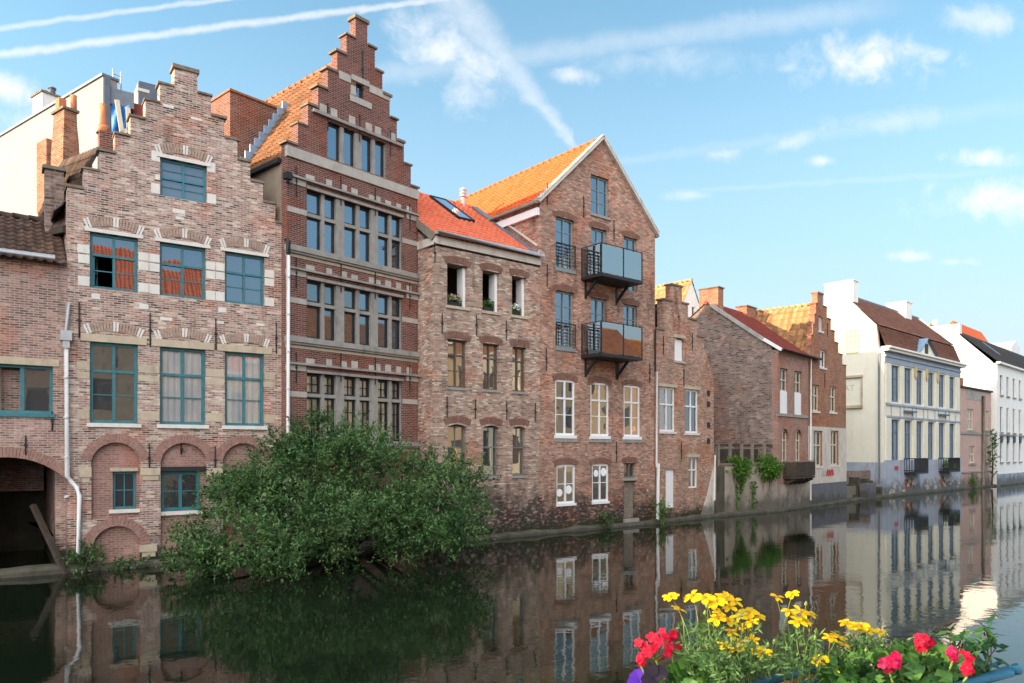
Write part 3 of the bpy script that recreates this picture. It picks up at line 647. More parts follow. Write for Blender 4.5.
# ------------------------------------------------------------------ pale stepped gable with teal windows
def gable_one():
    H = house('stepped_gable_house', 'stepped gable house of pale mottled brick with teal window frames', S1)
    x = S1.x; z = S1.z; W = 5.84; th = .42
    outl, L, Rr = step_outline(-.06, W, -.8, 10.26, 14.2, 7, 2.58, 3.2)
    colA, colL, colM, colR = (2.21, 3.46), (.465, 1.64), (2.2, 3.43), (3.97, 5.13)
    A = (10.48, 11.56); B = (7.65, 9.16); Cc = (3.99, 6.19)
    wins = [(*colA, *A), (*colL, *B), (*colM, *B), (*colR, *B), (*colL, *Cc), (*colM, *Cc), (*colR, *Cc)]
    arcs = [(.5, 1.69), (2.22, 3.46), (3.91, 5.12)]
    holes = [rect(*w) for w in wins]+[arch(a, c, .25 if i else 1.28, 2.74, .72) for i, (a, c) in enumerate(arcs)]+[arch(.53, 1.7, -.35, .62, .54)]
    holes[7] = arch(.5, 1.69, 1.36, 2.74, .72)
    b = MB(); b.wall(outl, holes, 0, th, .16, through=(1,)); b.build('wall', 'b_pale', H)
    # brick infill of the blind arches, each with its window
    wD = [(1.03, 1.62, 1.61, 2.66), (2.12+.12, 3.31, 1.5, 2.64), (3.95, 4.95, 1.55, 2.62)]
    b = MB()
    for i, (a, c) in enumerate(arcs):
        w = wD[i]; zb = 1.36 if i == 0 else .25
        o_ = arch(a, c, zb, 2.74, .72); b.wall(o_, [rect(*w)], .13, .2, .12)
    b.wall(arch(.53, 1.7, -.35, .62, .54), [], .13, .2); b.build('arch_infill', 'b_infill', H)
    sidebox(H, -.06, W, th, 10, 10.1, 'b_pale')
    # windows
    fA = 'teal_attic'
    window(H, *wins[0], .1, .07, fA, 'g_blue', trans=(.5,), bars=((.25, 0, 1), (.75, 0, 1)))
    for i in (1, 2, 3):
        f = window(H, *wins[i], .1, .075, 'teal', 'g_sky', trans=(.62,), bars=((.31, 0, 1),), off=((0, 0),) if i == 1 else ())
        if i == 1:                                                 # the lower left casement stands open inwards
            (xa, xb, za, zb) = wins[1]; q = MB(); xx = xa+.1; zt = za+(zb-za)*.58
            for p0, p1 in (((xx, .17, za+.1), (xx+.12, .62, za+.1)), ((xx, .17, zt), (xx+.12, .62, zt)), ((xx, .17, za+.1), (xx, .17, zt)), ((xx+.12, .62, za+.1), (xx+.12, .62, zt)), ((xx, .17, za+.45), (xx+.12, .62, za+.45))): q.beam(p0, p1, .05, .06)
            q.build('open_casement', 'teal', f)
    cur = ('curtain', [(0, .5, 0, 1), (.5, 1, 0, 1)])
    for i in (4, 5, 6):
        window(H, *wins[i], .1, .085, 'teal', 'g_mid' if i == 4 else 'g_clear', trans=(.66,), bars=((.34, 0, 1),), curtain=cur if i > 4 else None, sill=('stone_white', .08, .11, .07))
    window(H, *wD[0], .2, .07, 'teal', 'g_dark', trans=(), bars=((.5, 0, 1),), mull=(), vbars=((.5, 0, 1),), sill=('stone_white', .1, .1, -.06))
    window(H, *wD[1], .2, .1, 'teal', 'g_dark', trans=(), bars=((.5, 0, 1),), sill=('stone_white', .08, .11, -.06))
    window(H, *wD[2], .2, .08, 'teal', 'g_dark', trans=(), bars=((.5, 0, 1),), sill=('stone_white', .08, .11, -.06))
    b = MB(); b.box(2.16, 3.45, .04, .24, 2.65, 2.78); b.build('lintel', 'iron', H)
    b = MB(); b.box(.96, 1.66, .07, .25, 2.665, 2.76); b.build('lintel', 'stone_tan', H)
    # stone lintels, flat brick arches with white keys, jamb blocks
    def headset(xa, xb, zt, lm, lh, ov):
        b = MB(); b.box(xa-ov, xb+ov, -.035, .12, zt+.003, zt+lh); b.build('lintel', lm, H)
        w = xb-xa+.16; cx = (xa+xb)/2; rr = 1.75; a = math.asin(w/2/rr); b = MB(); n = 19
        b.vouss(cx, zt+lh+.11+.0-rr, rr, rr+.26, -a, a, n, -.022, .1, lambda i: 1 if i in (0, 1, 9, 10, 17, 18) else 0, gap=.3); b.build('arch', ['vouss_pale', 'stone_white'], H)
    headset(*colA, A[1], 'stone_white', .1, .1)
    for c in (colL, colM, colR): headset(*c, B[1], 'stone_white', .1, .13)
    for c in (colL, colM, colR): headset(*c, Cc[1], 'stone_tan', .21, .22)
    b = MB()
    def blk(xa, xb, za, zb, m=0): b.box(xa, xb, -.006-R.uniform(0, .006), .1, za, zb, m)
    for xa, xb, za, zb in ((1.98, 2.2, 11.42, 11.7), (3.47, 3.7, 11.42, 11.7), (1.97, 2.2, 10.5, 10.78), (3.47, 3.72, 10.5, 10.78), (2.08, 2.2, 10.9, 11.05)): blk(xa, xb, za, zb)
    zsB = ((7.66, 7.93), (8.28, 8.52), (8.55, 8.78)); gaps = ((.19, .455), (1.65, 1.91), (1.925, 2.19), (3.44, 3.69), (3.705, 3.96), (5.14, 5.42))
    for xa, xb in gaps:
        for za, zb in zsB: blk(xa+R.uniform(-.03, .01) if xa < .3 else xa, xb, za+R.uniform(0, .02), zb)
    for xa, xb in ((.16, .455), (1.65, 2.19), (3.44, 3.96), (5.14, 5.46)):
        for za, zb in ((4.1, 4.33), (5.18, 5.36), (5.42, 5.63)):
            blk(xa, xb-.008, za, zb, 1)
    for i in range(11):                                            # odd pale blocks let into the brick
        xx = R.uniform(.1, 5.5); zz = R.choice([R.uniform(9.6, 10.2), R.uniform(6.9, 7.5), R.uniform(11.9, 13.4)])
        if zz > 11.8: xx = R.uniform(1.6, 4.2)
        blk(xx, xx+R.uniform(.18, .34), zz, zz+R.uniform(.06, .16), 0)
    b.split('stone_block', ['stone_white', 'stone_tan'], H)
    # round brick arches
    for a, c in arcs:
        cx, cz, rr, an = arcparams(a, c, 2.74, .72); b = MB(); b.vouss(cx, cz, rr+.004, rr+.25, -an, an, 26, -.02, .1); b.build('arch', 'vouss', H)
    cx, cz, rr, an = arcparams(.53, 1.7, .62, .54); b = MB(); b.vouss(cx, cz, rr+.004, rr+.25, -an, an, 22, -.02, .1); b.build('arch', 'vouss', H)
    for xa, xb, zt in ((.22, .5, 2.72), (1.7, 2.2, 2.75), (3.48, 3.9, 2.73), (1.68, 2.12, .6)):
        b = MB(); b.box(xa, xb, -.05, .12, zt-.2, zt-.003); b.box(xa+.06, xb-.04, -.03, .1, zt-.34, zt-.203); b.build('corbel', 'stone_tan', H)
    copings(H, L, Rr, 0, th)
    anchors(H, [(x(79), z(79, 320)), (x(150), z(150, 330)), (x(215.6), z(215.6, 334)), (x(276), z(276, 338))], .95)
    anchors(H, [(x(149), z(149, 458)), (x(215), z(215, 460))], .8); anchors(H, [(x(182), z(182, 449))], .3, y=.11)
    # roof behind the gable
    gable_roof(H, -.25, W+.1, 9.75, 13.5, th+.01, 10, 't_dark', xr=2.9)
    # steep tiled slope leaning out over the low neighbour
    P1, P2, P4 = Vector((x(66, .5), .5, z(66, 226, .5))), Vector((x(101, .5), .5, z(101, 146, .5))), Vector((x(31, 3.6), 3.6, z(31, 234, 3.6)))
    b = MB(); roof_sheet(b, P4, P1-P4, P2-P1, (P1-P4).length, (P2-P1).length, .22, .3); b.build('roof', 't_dark', H)
    b = MB(); b.beam(P4+Vector((-.02, 0, -.1)), P1+Vector((-.02, 0, -.1)), .12, .16); b.build('fascia', 'wood_dark', H)
    # rain pipes
    px_, zt, zm = x(66.5)-.02, z(67, 345), z(69, 476); b = MB(); xo = x(79)
    b.tube([(px_, -.11, zt), (px_+.03, -.11, zm), (px_+.1, -.11, zm-.12), (xo-.06, -.11, z(80, 487)), (xo, -.11, z(80, 492)-.08), (xo-.02, -.11, z(79, 556))], .06, 10)
    for k in range(4): zz = zt-.9-k*1.05; b.tube([(px_+.03*(k/4), -.11, zz), (px_+.03*(k/4), -.11, zz+.05)], .07, 10)
    dp = b.build('downpipe', 'white_pipe', H); b = MB(); b.box(px_-.13, px_+.13, -.24, .01, zt+.1, zt+.36); b.box(px_-.08, px_+.08, -.2, -.02, zt-.1, zt+.098); b.tube([(px_+.02, -.1, zt+.3), (px_+.05, -.06, zt+1.1)], .05, 8); b.build('hopper', 'zinc', dp)
    return H
H1 = gable_one()

def on(site, name, label, cat, x=0., y=0., z=0., group=None):
    wx, wy = site.w(x, y); return thing(name, label, cat, (wx, wy, z), site.rot, group)

# chimneys and the buildings behind the pale gable
def behind_one():
    YC = 23.2; SC = Site(((63-CX)/F*YC, YC), 1.39); xw = SC.x(83); z1 = SC.z(70, 110); z0 = z1-3.
    T = on(SC, 'chimney_stack', 'tall leaning brick chimney stack with sunlit orange side, left of the pale gable', 'chimney')
    b = MB(); prof = [(0, 0., 0), (.35, .0, 0), (.55, .0, .03), (.72, -.02, .10), (.86, -.05, .12), (1., -.06, .1)]; dp = .85
    def ringp(w, s_): return [(-w+s_, -w), (xw+w-.1+s_, -w), (xw+w-.1+s_, dp+w), (-w+s_, dp+w)]
    for (f0, w0, s0), (f1, w1, s1) in zip(prof, prof[1:]):
        za, zb = z0+(z1-z0)*f0, z0+(z1-z0)*f1; lo, hi = ringp(w0, s0*.0), ringp(w1, s1*.0)
        for i in range(4): j = (i+1) % 4; b.f([(*lo[i], za), (*lo[j], za), (*hi[j], zb), (*hi[i], zb)])
    b.f([(*p_, z1) for p_ in hi]); b.build('stack', 'b_orange', T)
    b = MB(); b.box(-.0, xw-.1, -.0, dp, z1+.003, z1+.08); b.build('chimney_cap', 'coping', T)
    b = MB(); b.box(.1, .32, .5, .75, z1+.08, z1+.5); b.build('chimney_pot', 'terracotta', T); b = MB(); b.tube([(.45, .3, z1+.08), (.44, .3, z1+.62)], .1, 10); b.build('chimney_pot', 'terracotta', T)
    b = MB(); b.box(-.1, .4, dp+.06, dp+.75, z0, z1-.75); b.build('shoulder_stack', 'b_orange', T)
    T = on(S1, 'chimney_stack', 'short brick chimney with an orange clay pot beside the gable steps', 'chimney')
    y = .9; xa, xb = S1.x(99.5, y), S1.x(113, y); z1 = S1.z(106, 131, y)
    b = MB(); b.box(xa, xb, y, y+.5, 10.4, z1); b.build('stack', 'b_red', T); xm = (xa+xb)/2
    b = MB(); b.tube([(xm-.05, y+.25, z1-.02), (xm-.03, y+.25, z1+.2), (xm-.05, y+.25, z1+.3), (xm-.06, y+.25, z1+.85)], [.19, .15, .1, .09], 12); b.build('chimney_pot', 'terracotta', T)
    T = on(S1, 'parapet_pier', 'weathered stone topped brick pier below the tall chimney', 'pier')
    y = 1.6; xa, xb = S1.x(45, y), S1.x(64, y); z1 = S1.z(55, 170, y); b = MB(); b.box(xa, xb, y, y+.5, 8.4, z1); b.build('pier', 'b_rubble', T)
    b = MB(); b.box(xa-.06, xb+.06, y-.05, y+.55, z1+.003, z1+.1); b.build('coping', 'coping', T)
    # the big pale rendered block
    T = on(S1, 'rendered_house', 'tall pale rendered block behind the leaning chimney stack at the left', 'house')
    y0 = 7.; xr = S1.x(103, y0); zt = S1.z(103, 76, y0); SB = Site(S1.w(xr, y0), -.72); T.location = (*SB.o, 0); T.rotation_euler = (0, 0, SB.rot)
    b = MB(); b.box(-17, 0, 0, .5, 0, zt); b.build('wall', 'render_pale', T)
    b = MB(); b.box(-17, .05, -.06, .55, zt+.003, zt+.09); b.build('coping', 'lead', T)
    xq = SB.x(37, 1.2); cz = SB.z(37, 95, 1.2); ch = chimney(T, xq-.45, xq+.5, 1.2, 2.4, zt-.8, cz, 'render_white', 'coping', [(xq-.2, 1.6, .14, .3, 'terracotta'), (xq+.25, 1.7, .17, .35, 'lead')], caph=.08)
    b = MB(); xc = SB.x(52, 1.); b.box(xq+.55, xc+.4, .9, 1.1, zt+.09, zt+.3); b.build('roof_edge', 't_old', T)
    T = on(S1, 'roof_terrace', 'dark blue clad roof terrace with grey screen behind the pale gable steps', 'roof terrace')
    b = MB(); x1 = S1.x(110, y0-.1); b.box(xr+.02, x1, y0-.12, y0-.003, 6, zt-.05); b.build('corner_strip', 'slate_panel', T)
    b = MB(); x2 = S1.x(134, y0); b.box(x1+.01, x2, y0-.02, y0+2.4, S1.z(120, 106, y0), zt-.35); b.build('terrace_screen', 'lead', T)
    b = MB(); b.box(x2+.01, S1.x(148, y0), y0+.3, y0+3, 11, S1.z(140, 101, y0)); b.build('roof_side', 't_maroon', T)
    b = MB(); b.box(S1.x(139, y0+2.4), S1.x(164, y0+2.4), y0+2.4, y0+6, 14, S1.z(150, 83.5, y0+2.4)); dm = b.build('roof_dormer', 'slate_panel', T)
    b = MB(); xq = S1.x(139, y0+2.4); b.box(xq-.03, xq-.004, y0+2.42, y0+6, 14, S1.z(150, 83.5, y0+2.4)-.04); b.build('dormer_cheek', 'render_pale', dm)
    # low lit roof in front of it
    T = on(S1, 'outbuilding', 'low back building with a sunlit sandy roof below the pale block', 'outbuilding')
    y = 4.2; xa, xb = S1.x(-40, y), S1.x(44, y); zt = S1.z(41, 190, y); zl = S1.z(0, 222, y)
    b = MB(); b.box(xa, xb, y+.2, y+5, 2, zl-.2); b.build('wall', 'b_left', T)
    b = MB(); u = Vector((xb-.1-xa, 0, zt-zl)); roof_sheet(b, (xa, y, zl-.9), (0, 1, 0), u, 4.5, u.length); b.build('roof', 't_golden', T)
    # ladder and tarpaulin on the terrace
    T = on(S1, 'ladder', 'metal roof ladder sticking up above the terrace screen', 'ladder')
    y = 7.4; p0, p1 = (S1.x(113.5, y), y, S1.z(114, 92, y)), (S1.x(121, y), y, S1.z(121, 96, y)); q0, q1 = (S1.x(113, y), y, S1.z(113, 69, y)), (S1.x(121, y), y, S1.z(121, 72, y))
    b = MB(); b.tube([p0, q0], .025, 6); b.tube([p1, q1], .025, 6); b.build('rail', 'zinc', T)
    for f in (.2, .5, .8):
        b = MB(); b.tube([tuple(Vector(p0).lerp(Vector(q0), f)), tuple(Vector(p1).lerp(Vector(q1), f))], .02, 6); b.split('rung', 'zinc', T)
    y = 6.2; nx, nz = 10, 8; V, Fc = [], []
    xa, xb, zt, zb = S1.x(112, y), S1.x(129, y), S1.z(120, 104, y), S1.z(120, 136, y)
    for j in range(nz+1):
        for i in range(nx+1):
            V.append((xa+(xb-xa)*i/nx, y+.12*math.sin(i*1.1+j*.5)+.05*j/nz, zt+(zb-zt)*j/nz-.06*math.sin(i/nx*math.pi)*(1-j/nz)))
    Fc = [(j*(nx+1)+i, j*(nx+1)+i+1, (j+1)*(nx+1)+i+1, (j+1)*(nx+1)+i) for j in range(nz) for i in range(nx)]
    bb = MB(); bb.idx(V, Fc, 0, True); V2 = [(a, c+.02, d) for a, c, d in V]; bb.idx(V2, [f[::-1] for f in Fc], 0, True); o = bb.build('tarpaulin', 'tarp'); o.location = (*S1.o, 0); o.rotation_euler = (0, 0, S1.rot); tag(o, 'bright blue tarpaulin hung on the roof terrace', 'tarpaulin')
    T = on(S1, 'scaffold_frame', 'pale timber props standing in front of the blue tarpaulin', 'props')
    y = 5.95
    for (ua, va, ub, vb) in ((117, 100, 122, 133), (128, 108, 129, 131), (121, 134, 131, 128)):
        b = MB(); b.beam((S1.x(ua, y), y, S1.z(ua, va, y)), (S1.x(ub, y), y, S1.z(ub, vb, y)), .14, .07, up=(0, 1, 0)); b.build('prop', 'cream_paint', T)
    # broad brick stack between the two stepped gables
    T = on(S3, 'brick_stack', 'broad red brick party wall stack rising between the two stepped gables', 'brick stack')
    y = 3.2; xa, xb = S3.x(230, y), S3.x(286, y)+1.2; zt = S3.z(230, 91, y); 
    b = MB(); b.box(xa, xb, y, y+1.5, 6, zt); b.build('wall', 'b_stack', T)
    b = MB(); n = 11
    for i in range(n): b.box(xa+(xb-xa)*i/n-.04, xa+(xb-xa)*(i+1)/n-.05, y-.06, y+1.56, zt+.003, zt+.07+R.uniform(0, .02))
    b.build('coping', 't_old', T)
behind_one()
# ------------------------------------------------------------------ tall red stepped gable with stone mullioned windows
def gable_two():
    H = house('stepped_gable_house', 'tallest stepped gable house of deep red brick with stone mullioned windows', S3)
    x = S3.x; z = S3.z; x0, x1 = .12, W3-.02; th = .33; zs0 = 12.84
    outl, L, Rr = step_outline(x0, x1, -.8, zs0, 17.85, 7, 2.73, 3.22)
    LX = [(.84, 1.40), (1.52, 1.96), (2.28, 2.80), (2.93, 3.40), (3.70, 4.21), (4.34, 4.76)]
    rows = [(9.70, 11.55, 10.79), (6.85, 8.68, 7.96), (3.6, 5.70, 5.02)]
    attic = [(1.62, 2.13), (2.27, 2.72), (3.0, 3.44), (3.58, 4.02)]; za, zb = 12.82, 13.98
    tx0, tx1, tz0, tz1 = x(356), x(364), z(360, 98), z(360, 84)
    holes = [rect(.82, 4.78, r[0]-.02, r[1]+.02) for r in rows]+[rect(1.6, 4.04, za-.02, zb+.02), rect(tx0, tx1, tz0, tz1)]
    b = MB(); b.wall(outl, holes, 0, th, .24); b.build('wall', 'b_red', H)
    sidebox(H, x0, x1, th, 9, 12.3, 'plaster_brown')
    for ri, (z0, z1, zt) in enumerate(rows):
        m = MB()                                                   # the stone cross frame of the whole row
        xs = [(.822, LX[0][0])]+[(a[1], c[0]) for a, c in zip(LX, LX[1:])]+[(LX[-1][1], 4.778)]
        for i, (a, c) in enumerate(xs):
            m.box(a, c, .02 if i in (2, 4) else .05, .235, z0-.018, z1+.018)
        for a, c in LX: m.box(a+.001, c-.001, .055, .235, zt-.055, zt+.055)
        m.build('stone_mullion', 'stone_grey', H)
        for i, (a, c) in enumerate(LX):
            for (q0, q1, up) in ((z0, zt-.056, 0), (zt+.056, z1, 1)):
                pane = 'g_sky' if ri == 0 else ('g_mid' if ri == 1 else 'g_clear')
                if ri == 1 and i in (3, 4, 5): pane = 'g_sky'
                bars = ((.5, 0, 1),) if ri == 2 and up else (((.36, 0, 1), (.7, 0, 1)) if ri == 2 else ())
                vb = ((.5, 0, 1),) if ri == 2 else ()
                window(H, a+.002, c-.002, q0, q1, .14, .06, 'dark_frame', pane, mull=(), trans=(), bars=bars, vbars=vb, curtain=('curtain_cream', [(0, 1, 0, 1)]) if ri == 2 else (('curtain', [(0, .45, 0, .95)]) if ri == 1 and i == 2 and not up else None))
    m = MB()
    edges = [1.602]+[c for a in attic for c in a]+[4.038]
    for k in range(0, len(edges), 2): m.box(edges[k], edges[k+1], .03, .23, za-.018, zb+.018)
    m.build('stone_mullion', 'stone_grey', H)
    for a, c in attic: window(H, a+.002, c-.002, za, zb, .12, .05, 'dark_frame', 'g_sky', mull=(), trans=(), curtain=None)
    window(H, tx0+.01, tx1-.01, tz0+.01, tz1-.01, .1, .04, 'dark_frame', 'g_sky', mull=(), trans=())
    # stone strings, sills, blocks
    st = MB()
    st.box(x0-.03, x1+.03, -.05, .1, 12.42, 12.74)                    # broad white band under the attic lights
    for a, c in ((.6, tx0-.22), (tx1+.22, 5.1)):
        zz = z(345, 77)
        st.box(max(a, 2.05), min(c, 4.22), -.02, .1, zz-.13, zz+.13)
    st.box(tx0-.2, tx1+.2, -.04, .1, tz1+.02, tz1+.2); st.box(tx0-.25, tx1+.3, -.04, .1, tz0-.24, tz0-.03); st.box(tx0-.22, tx0-.02, -.03, .1, tz0, tz0+.3); 
    for z0, z1, zt in rows:
        st.box(x0, .818, -.015, .1, zt-.085, zt+.085); st.box(4.782, x1, -.015, .1, zt-.085, zt+.085)
        for xa, w in ((.78, .32), (1.55, .22), (2.12, .24), (2.55, .26), (3.28, .22), (3.55, .24), (4.0, .26), (4.5, .22), (4.98, .22)): st.box(xa, xa+w, -.012, .1, z1+.31, z1+.31+R.uniform(.17, .26))
        st.box(x0-.01, .78, -.03, .1, z1+.06, z1+.24); st.box(x1-.55, x1+.01, -.03, .1, z1+.06, z1+.24)
    for xa in (1.3, 1.72, 2.45, 3.15, 3.55, 4.2): st.box(xa, xa+.26, -.012, .1, zb+.22, zb+.5)
    st.split('stone_band', 'stone', H)
    sg = MB()
    for z0, z1, zt in rows:
        sg.box(x0-.05, x1+.04, -.14, .1, z0-.20, z0-.025); sg.box(x0-.03, x1+.03, -.09, .1, z0-.27, z0-.202)
        sg.box(x0+.0, x1-.0, -.13, .1, z1+.243, z1+.31)
        sg.box(.8, 4.8, -.06, .1, z1+.03, z1+.12)
    sg.box(1.0, 4.72, -.12, .1, zb+.1, zb+.2); sg.split('string_course', 'stone_grey', H)
    wb = MB()
    for z0, z1, zt in rows[:2]+rows[2:]: wb.box(x0-.01, x1+.01, -.015, .1, z0-.38, z0-.285)
    wb.split('stone_band', 'stone_tan', H)
    copings(H, L, Rr, 0, th, 'coping', .07, .06)
    an = []
    for z0, z1, zt in rows: an += [(.42, z1+.15), (2.12, z1+.3), (3.55, z1+.3), (5.12, z1+.15)]
    anchors(H, an, .95); anchors(H, [(1.6, zb+.15), (2.88, zb+.2), (4.22, zb+.1)], .9); anchors(H, [(3.0, 16.2)], 1.3)
    gable_roof(H, x0-.02, x1+.1, 12.35, 16.9, th+.01, 9, 't_old', xr=2.97)
    # lead soakers where the roof meets the brick stack, and the white cheek behind the steps
    b = MB(); 
    for i in range(12):
        f = i/12; xx = .05+(2.2-.05)*f; zz = 12.4+(15.7-12.4)*f
        b.box(xx-.12, xx+.16, 3.12, 3.195, zz-.05, zz+.3)
    b.build('flashing', 'lead_blue', H)
    b = MB(); b.prism_y([(th+.02, 12.7), (th+.7, 12.7), (th+.7, 13.1), (th+.02, 13.5)], .72, .76); b.build('cheek', 'render_cream', H)
    b = MB(); b.tube([(x0-.06, -.1, 11.55), (x0-.06, -.1, 11.7), (x0+.1, -.14, 11.78)], .06, 8); b.box(x0-.16, x0+.05, -.2, .02, 11.65, 11.86); b.build('hopper', 'iron', H)
    b = MB(); b.box(x0-.14, x0-.004, th, 9, 12.28, 12.42); b.build('gutter', 'iron', H)
    b = MB(); b.box(x0-.006, x0-.003, .001, 1.4, -.6, 9.9); b.build('brick_return', 'b_red', H)
    px_ = x(288.2, -.12); zt = z(287, 256); b = MB(); b.tube([(px_, -.12, zt), (px_, -.12, .9)], .062, 10)
    for k in range(6): zz = zt-.7-k*1.15; b.tube([(px_, -.12, zz), (px_, -.12, zz+.05)], .072, 10)
    dp = b.build('downpipe', 'white_pipe', H); b = MB(); b.tube([(px_, -.12, zt), (px_, -.12, zt+.42), (px_-.01, -.05, zt+.5)], [.07, .075, .08], 10); b.build('hopper', 'iron', dp)
GS = K3
gable_two()
GS = K5

# ------------------------------------------------------------------ low house with the red roof, and the gabled house beside it
def low_house():
    H = house('brick_house', 'brown brick house with red tile roof and three open attic loggias', S5)
    x = S5.x; z = S5.z; x0, x1 = X5L, -.01; ze = 10.15; th = .5
    cols = [(-4.23, -3.36), (-2.72, -1.94), (-1.37, -.66)]
    r1, r2, r3 = (8.21, 9.64), (5.42, 7.06), (2.3, 4.15)
    holes = [rect(*c, *r1) for c in cols]+[rect(c[0]+.02, c[1]-.02, *r2) for c in cols]+[arch(c[0]+.03, c[1]-.04, r3[0]+.03, r3[1]-.09, .09) for c in cols]
    b = MB(); b.wall([(x0, -.8), (x1, -.8), (x1, ze), (x0, ze)], holes, 0, th, .2, through=(0, 1, 2)); b.build('wall', 'b_brown', H)
    b = MB(); b.prism_y([(th, -.8), (9, -.8), (9, ze), (4.2, 13.35), (th, ze+.2)], x0, x0+.3); b.box(x0+.3, x1, 8.7, 8.98, -.8, ze); b.build('side_wall', 'b_brown', H)
    b = MB(); b.box(x0+.3, x1, th+.02, 8.7, 7.7, 7.9); b.box(x0+.3, x1, 3.2, 3.3, 7.9, 12); b.build('loggia_floor', 'interior', H)
    for i, c in enumerate(cols):
        b = MB(); b.box(c[1]-.12, c[1]-.01, .14, th-.02, r1[0]+.02, r1[1]-.02); b.build('loggia_jamb', 'white_paint', H)
        b = MB()
        for k in range(2 if i < 2 else 5): b.tube([(c[0], .3, r1[0]+.5-.12*k), (c[1]-.17, .3, r1[0]+.5-.12*k)], .014, 6)
        b.tube([(c[1]-.24, .3, r1[0]), (c[1]-.24, .3, r1[0]+.52)], .018, 6); b.build('railing', 'iron', H)
        b = MB(); b.box(c[0]-.06, c[1]+.06, -.05, .2, r1[0]-.1, r1[0]-.003); b.build('sill', 'stone_tan', H)
        window(H, c[0]+.02, c[1]-.02, *r2, .14, .06, 'brown_paint', 'g_warm', trans=(.7,), bars=((.34, 0, 1),), sill=('stone_grey', .05, .09, .04))
        f = window(H, c[0]+.03, c[1]-.04, r3[0]+.03, r3[1]-.03, .14, .06, 'grey_paint', 'g_warm' if i != 1 else 'g_mid', mull=(), trans=(.58,), vbars=((.5, .6, 1),), sill=('stone_grey', .05, .09, .04))
        rr = 1.3; w = c[1]-c[0]
        for zt in (r1[1], r2[1], r3[1]):
            b = MB(); a = math.asin((w/2+.08)/rr); b.vouss((c[0]+c[1])/2, zt+.06-rr, rr, rr+.23, -a, a, 12, -.012, .08, gap=.18); b.build('arch', 'vouss_brown', H)
    anchors(H, [(-4.7+.45, 4.75), (-3.05, 4.7), (-1.63, 4.7), (-.25, 4.7), (-4.45, 7.55), (-3.0, 7.65), (-1.65, 7.6), (-4.75, 9.9)], .7)
    # white eaves board and gutter, red roof
    b = MB(); b.box(x0-.05, x1, -.07, .06, ze+.06, ze+.33); b.box(x0-.05, x0+.02, .06, 1.3, ze+.06, ze+.33); b.build('fascia', 'white_wash', H)
    b = MB(); b.tube([(x0-.1, -.22, ze+.40), (x1-.0, -.22, ze+.40)], .075, 8); b.build('gutter', 'zinc', H)
    rf = front_roof(H, x0-.05, x1, -.1, ze+.36, 4.1, 13.35, 8.8, 10.2, 't_red', ov=.12, rib=.23, row=.33)
    b = MB(); b.prism_y([(-.12, ze+.36), (4.1, 13.38), (4.1, 13.15), (.15, ze+.2)], x0-.10, x0-.055); b.build('verge_board', 'wood_grey', H)
    # roof light lying in the slope
    def rp(u, v):                                                  # a point of the front slope
        k = (13.35-ze-.36)/4.2; best = None
        for i in range(200):
            y = -.1+4.2*i/200; zz = ze+.36+k*(y+.1)
            if best is None or abs(z(u, v, y)-zz) < best[0]: best = (abs(z(u, v, y)-zz), y)
        y = best[1]; return Vector((x(u, y), y, ze+.36+k*(y+.1)))
    a, c, d, e = rp(433, 199), rp(447, 201), rp(471, 222.5), rp(455, 219); u = Vector((0, 4.2, 13.35-ze-.36)).normalized(); nv = Vector((1, 0, 0)).cross(u)
    cx0, cx1 = (a.x+e.x)/2, (c.x+d.x)/2; ylo, yhi = (d.y+e.y)/2, (a.y+c.y)/2
    def sp(xx, yy, h): return Vector((xx, yy, ze+.36+(13.35-ze-.36)/4.2*(yy+.1)))+nv*h
    w0 = sp(cx0, ylo, .09); b = MB()
    for p, q in ((sp(cx0, ylo, .08), sp(cx1, ylo, .08)), (sp(cx0, yhi, .08), sp(cx1, yhi, .08)), (sp(cx0, ylo, .08), sp(cx0, yhi, .08)), (sp(cx1, ylo, .08), sp(cx1, yhi, .08))): b.beam(p, q, .05, .09, up=nv)
    sk = b.build('roof_window', 'dark_frame', rf); b = MB(); b.f([sp(cx0, ylo, .1), sp(cx1, ylo, .1), sp(cx1, yhi, .1), sp(cx0, yhi, .1)]); b.build('pane', 'g_velux', sk)
    p = rp(463, 198); b = MB(); b.tube([p-Vector((0, 0, .2)), p+Vector((0, 0, .75))], .1, 10); 
    for k in range(3): b.tube([p+Vector((0, 0, .4+.13*k)), p+Vector((0, 0, .44+.13*k))], .16, 10)
    b.build('vent_pipe', 'white_pipe', rf)
    return H, cols, r1
HL, LCOL, LR1 = low_house(); GS = 1.
def flower_box(site, name, label, xa, xb, y, zz, kind):
    xa, xb, y, zz = xa*K5, xb*K5, y*K5, CH+(zz-CH)*K5; wx, wy = site.w(0, 0); wx, wy = wx*K5+site.d[0]*xa+site.b[0]*y, wy*K5+site.d[1]*xa+site.b[1]*y
    T = thing(name, label, 'flower box', (wx, wy, zz), site.rot, 'flower boxes in the open attic loggias')
    b = MB(); b.box(0, xb-xa, 0, .2, 0, .17); b.build('trough', 'iron', T); V, Fc = [], []
    for k in range(70):
        q = Vector((R.uniform(0, xb-xa), R.uniform(0, .2), .15+R.uniform(0, .22)))
        for j in range(3): leaf(V, Fc, q, rdir()+Vector((0, 0, .4)), rdir(), .11, .035)
    meshobj('foliage', V, Fc, 'leaf_gera' if kind == 'green' else 'leaf_ivy', T)
    if kind != 'green':
        V, Fc = [], []
        for k in range(45):
            q = Vector((R.uniform(.05, xb-xa-.05), R.uniform(-.03, .15), .26+R.uniform(0, .18)))
            for j in range(4): leaf(V, Fc, q, rdir(), rdir(), .06, .03)
        meshobj('blossom', V, Fc, 'curtain' if kind == 'white' else 'petal_blush', T)
pbr('petal_blush', (.62, .42, .42), .8, .2, 20)
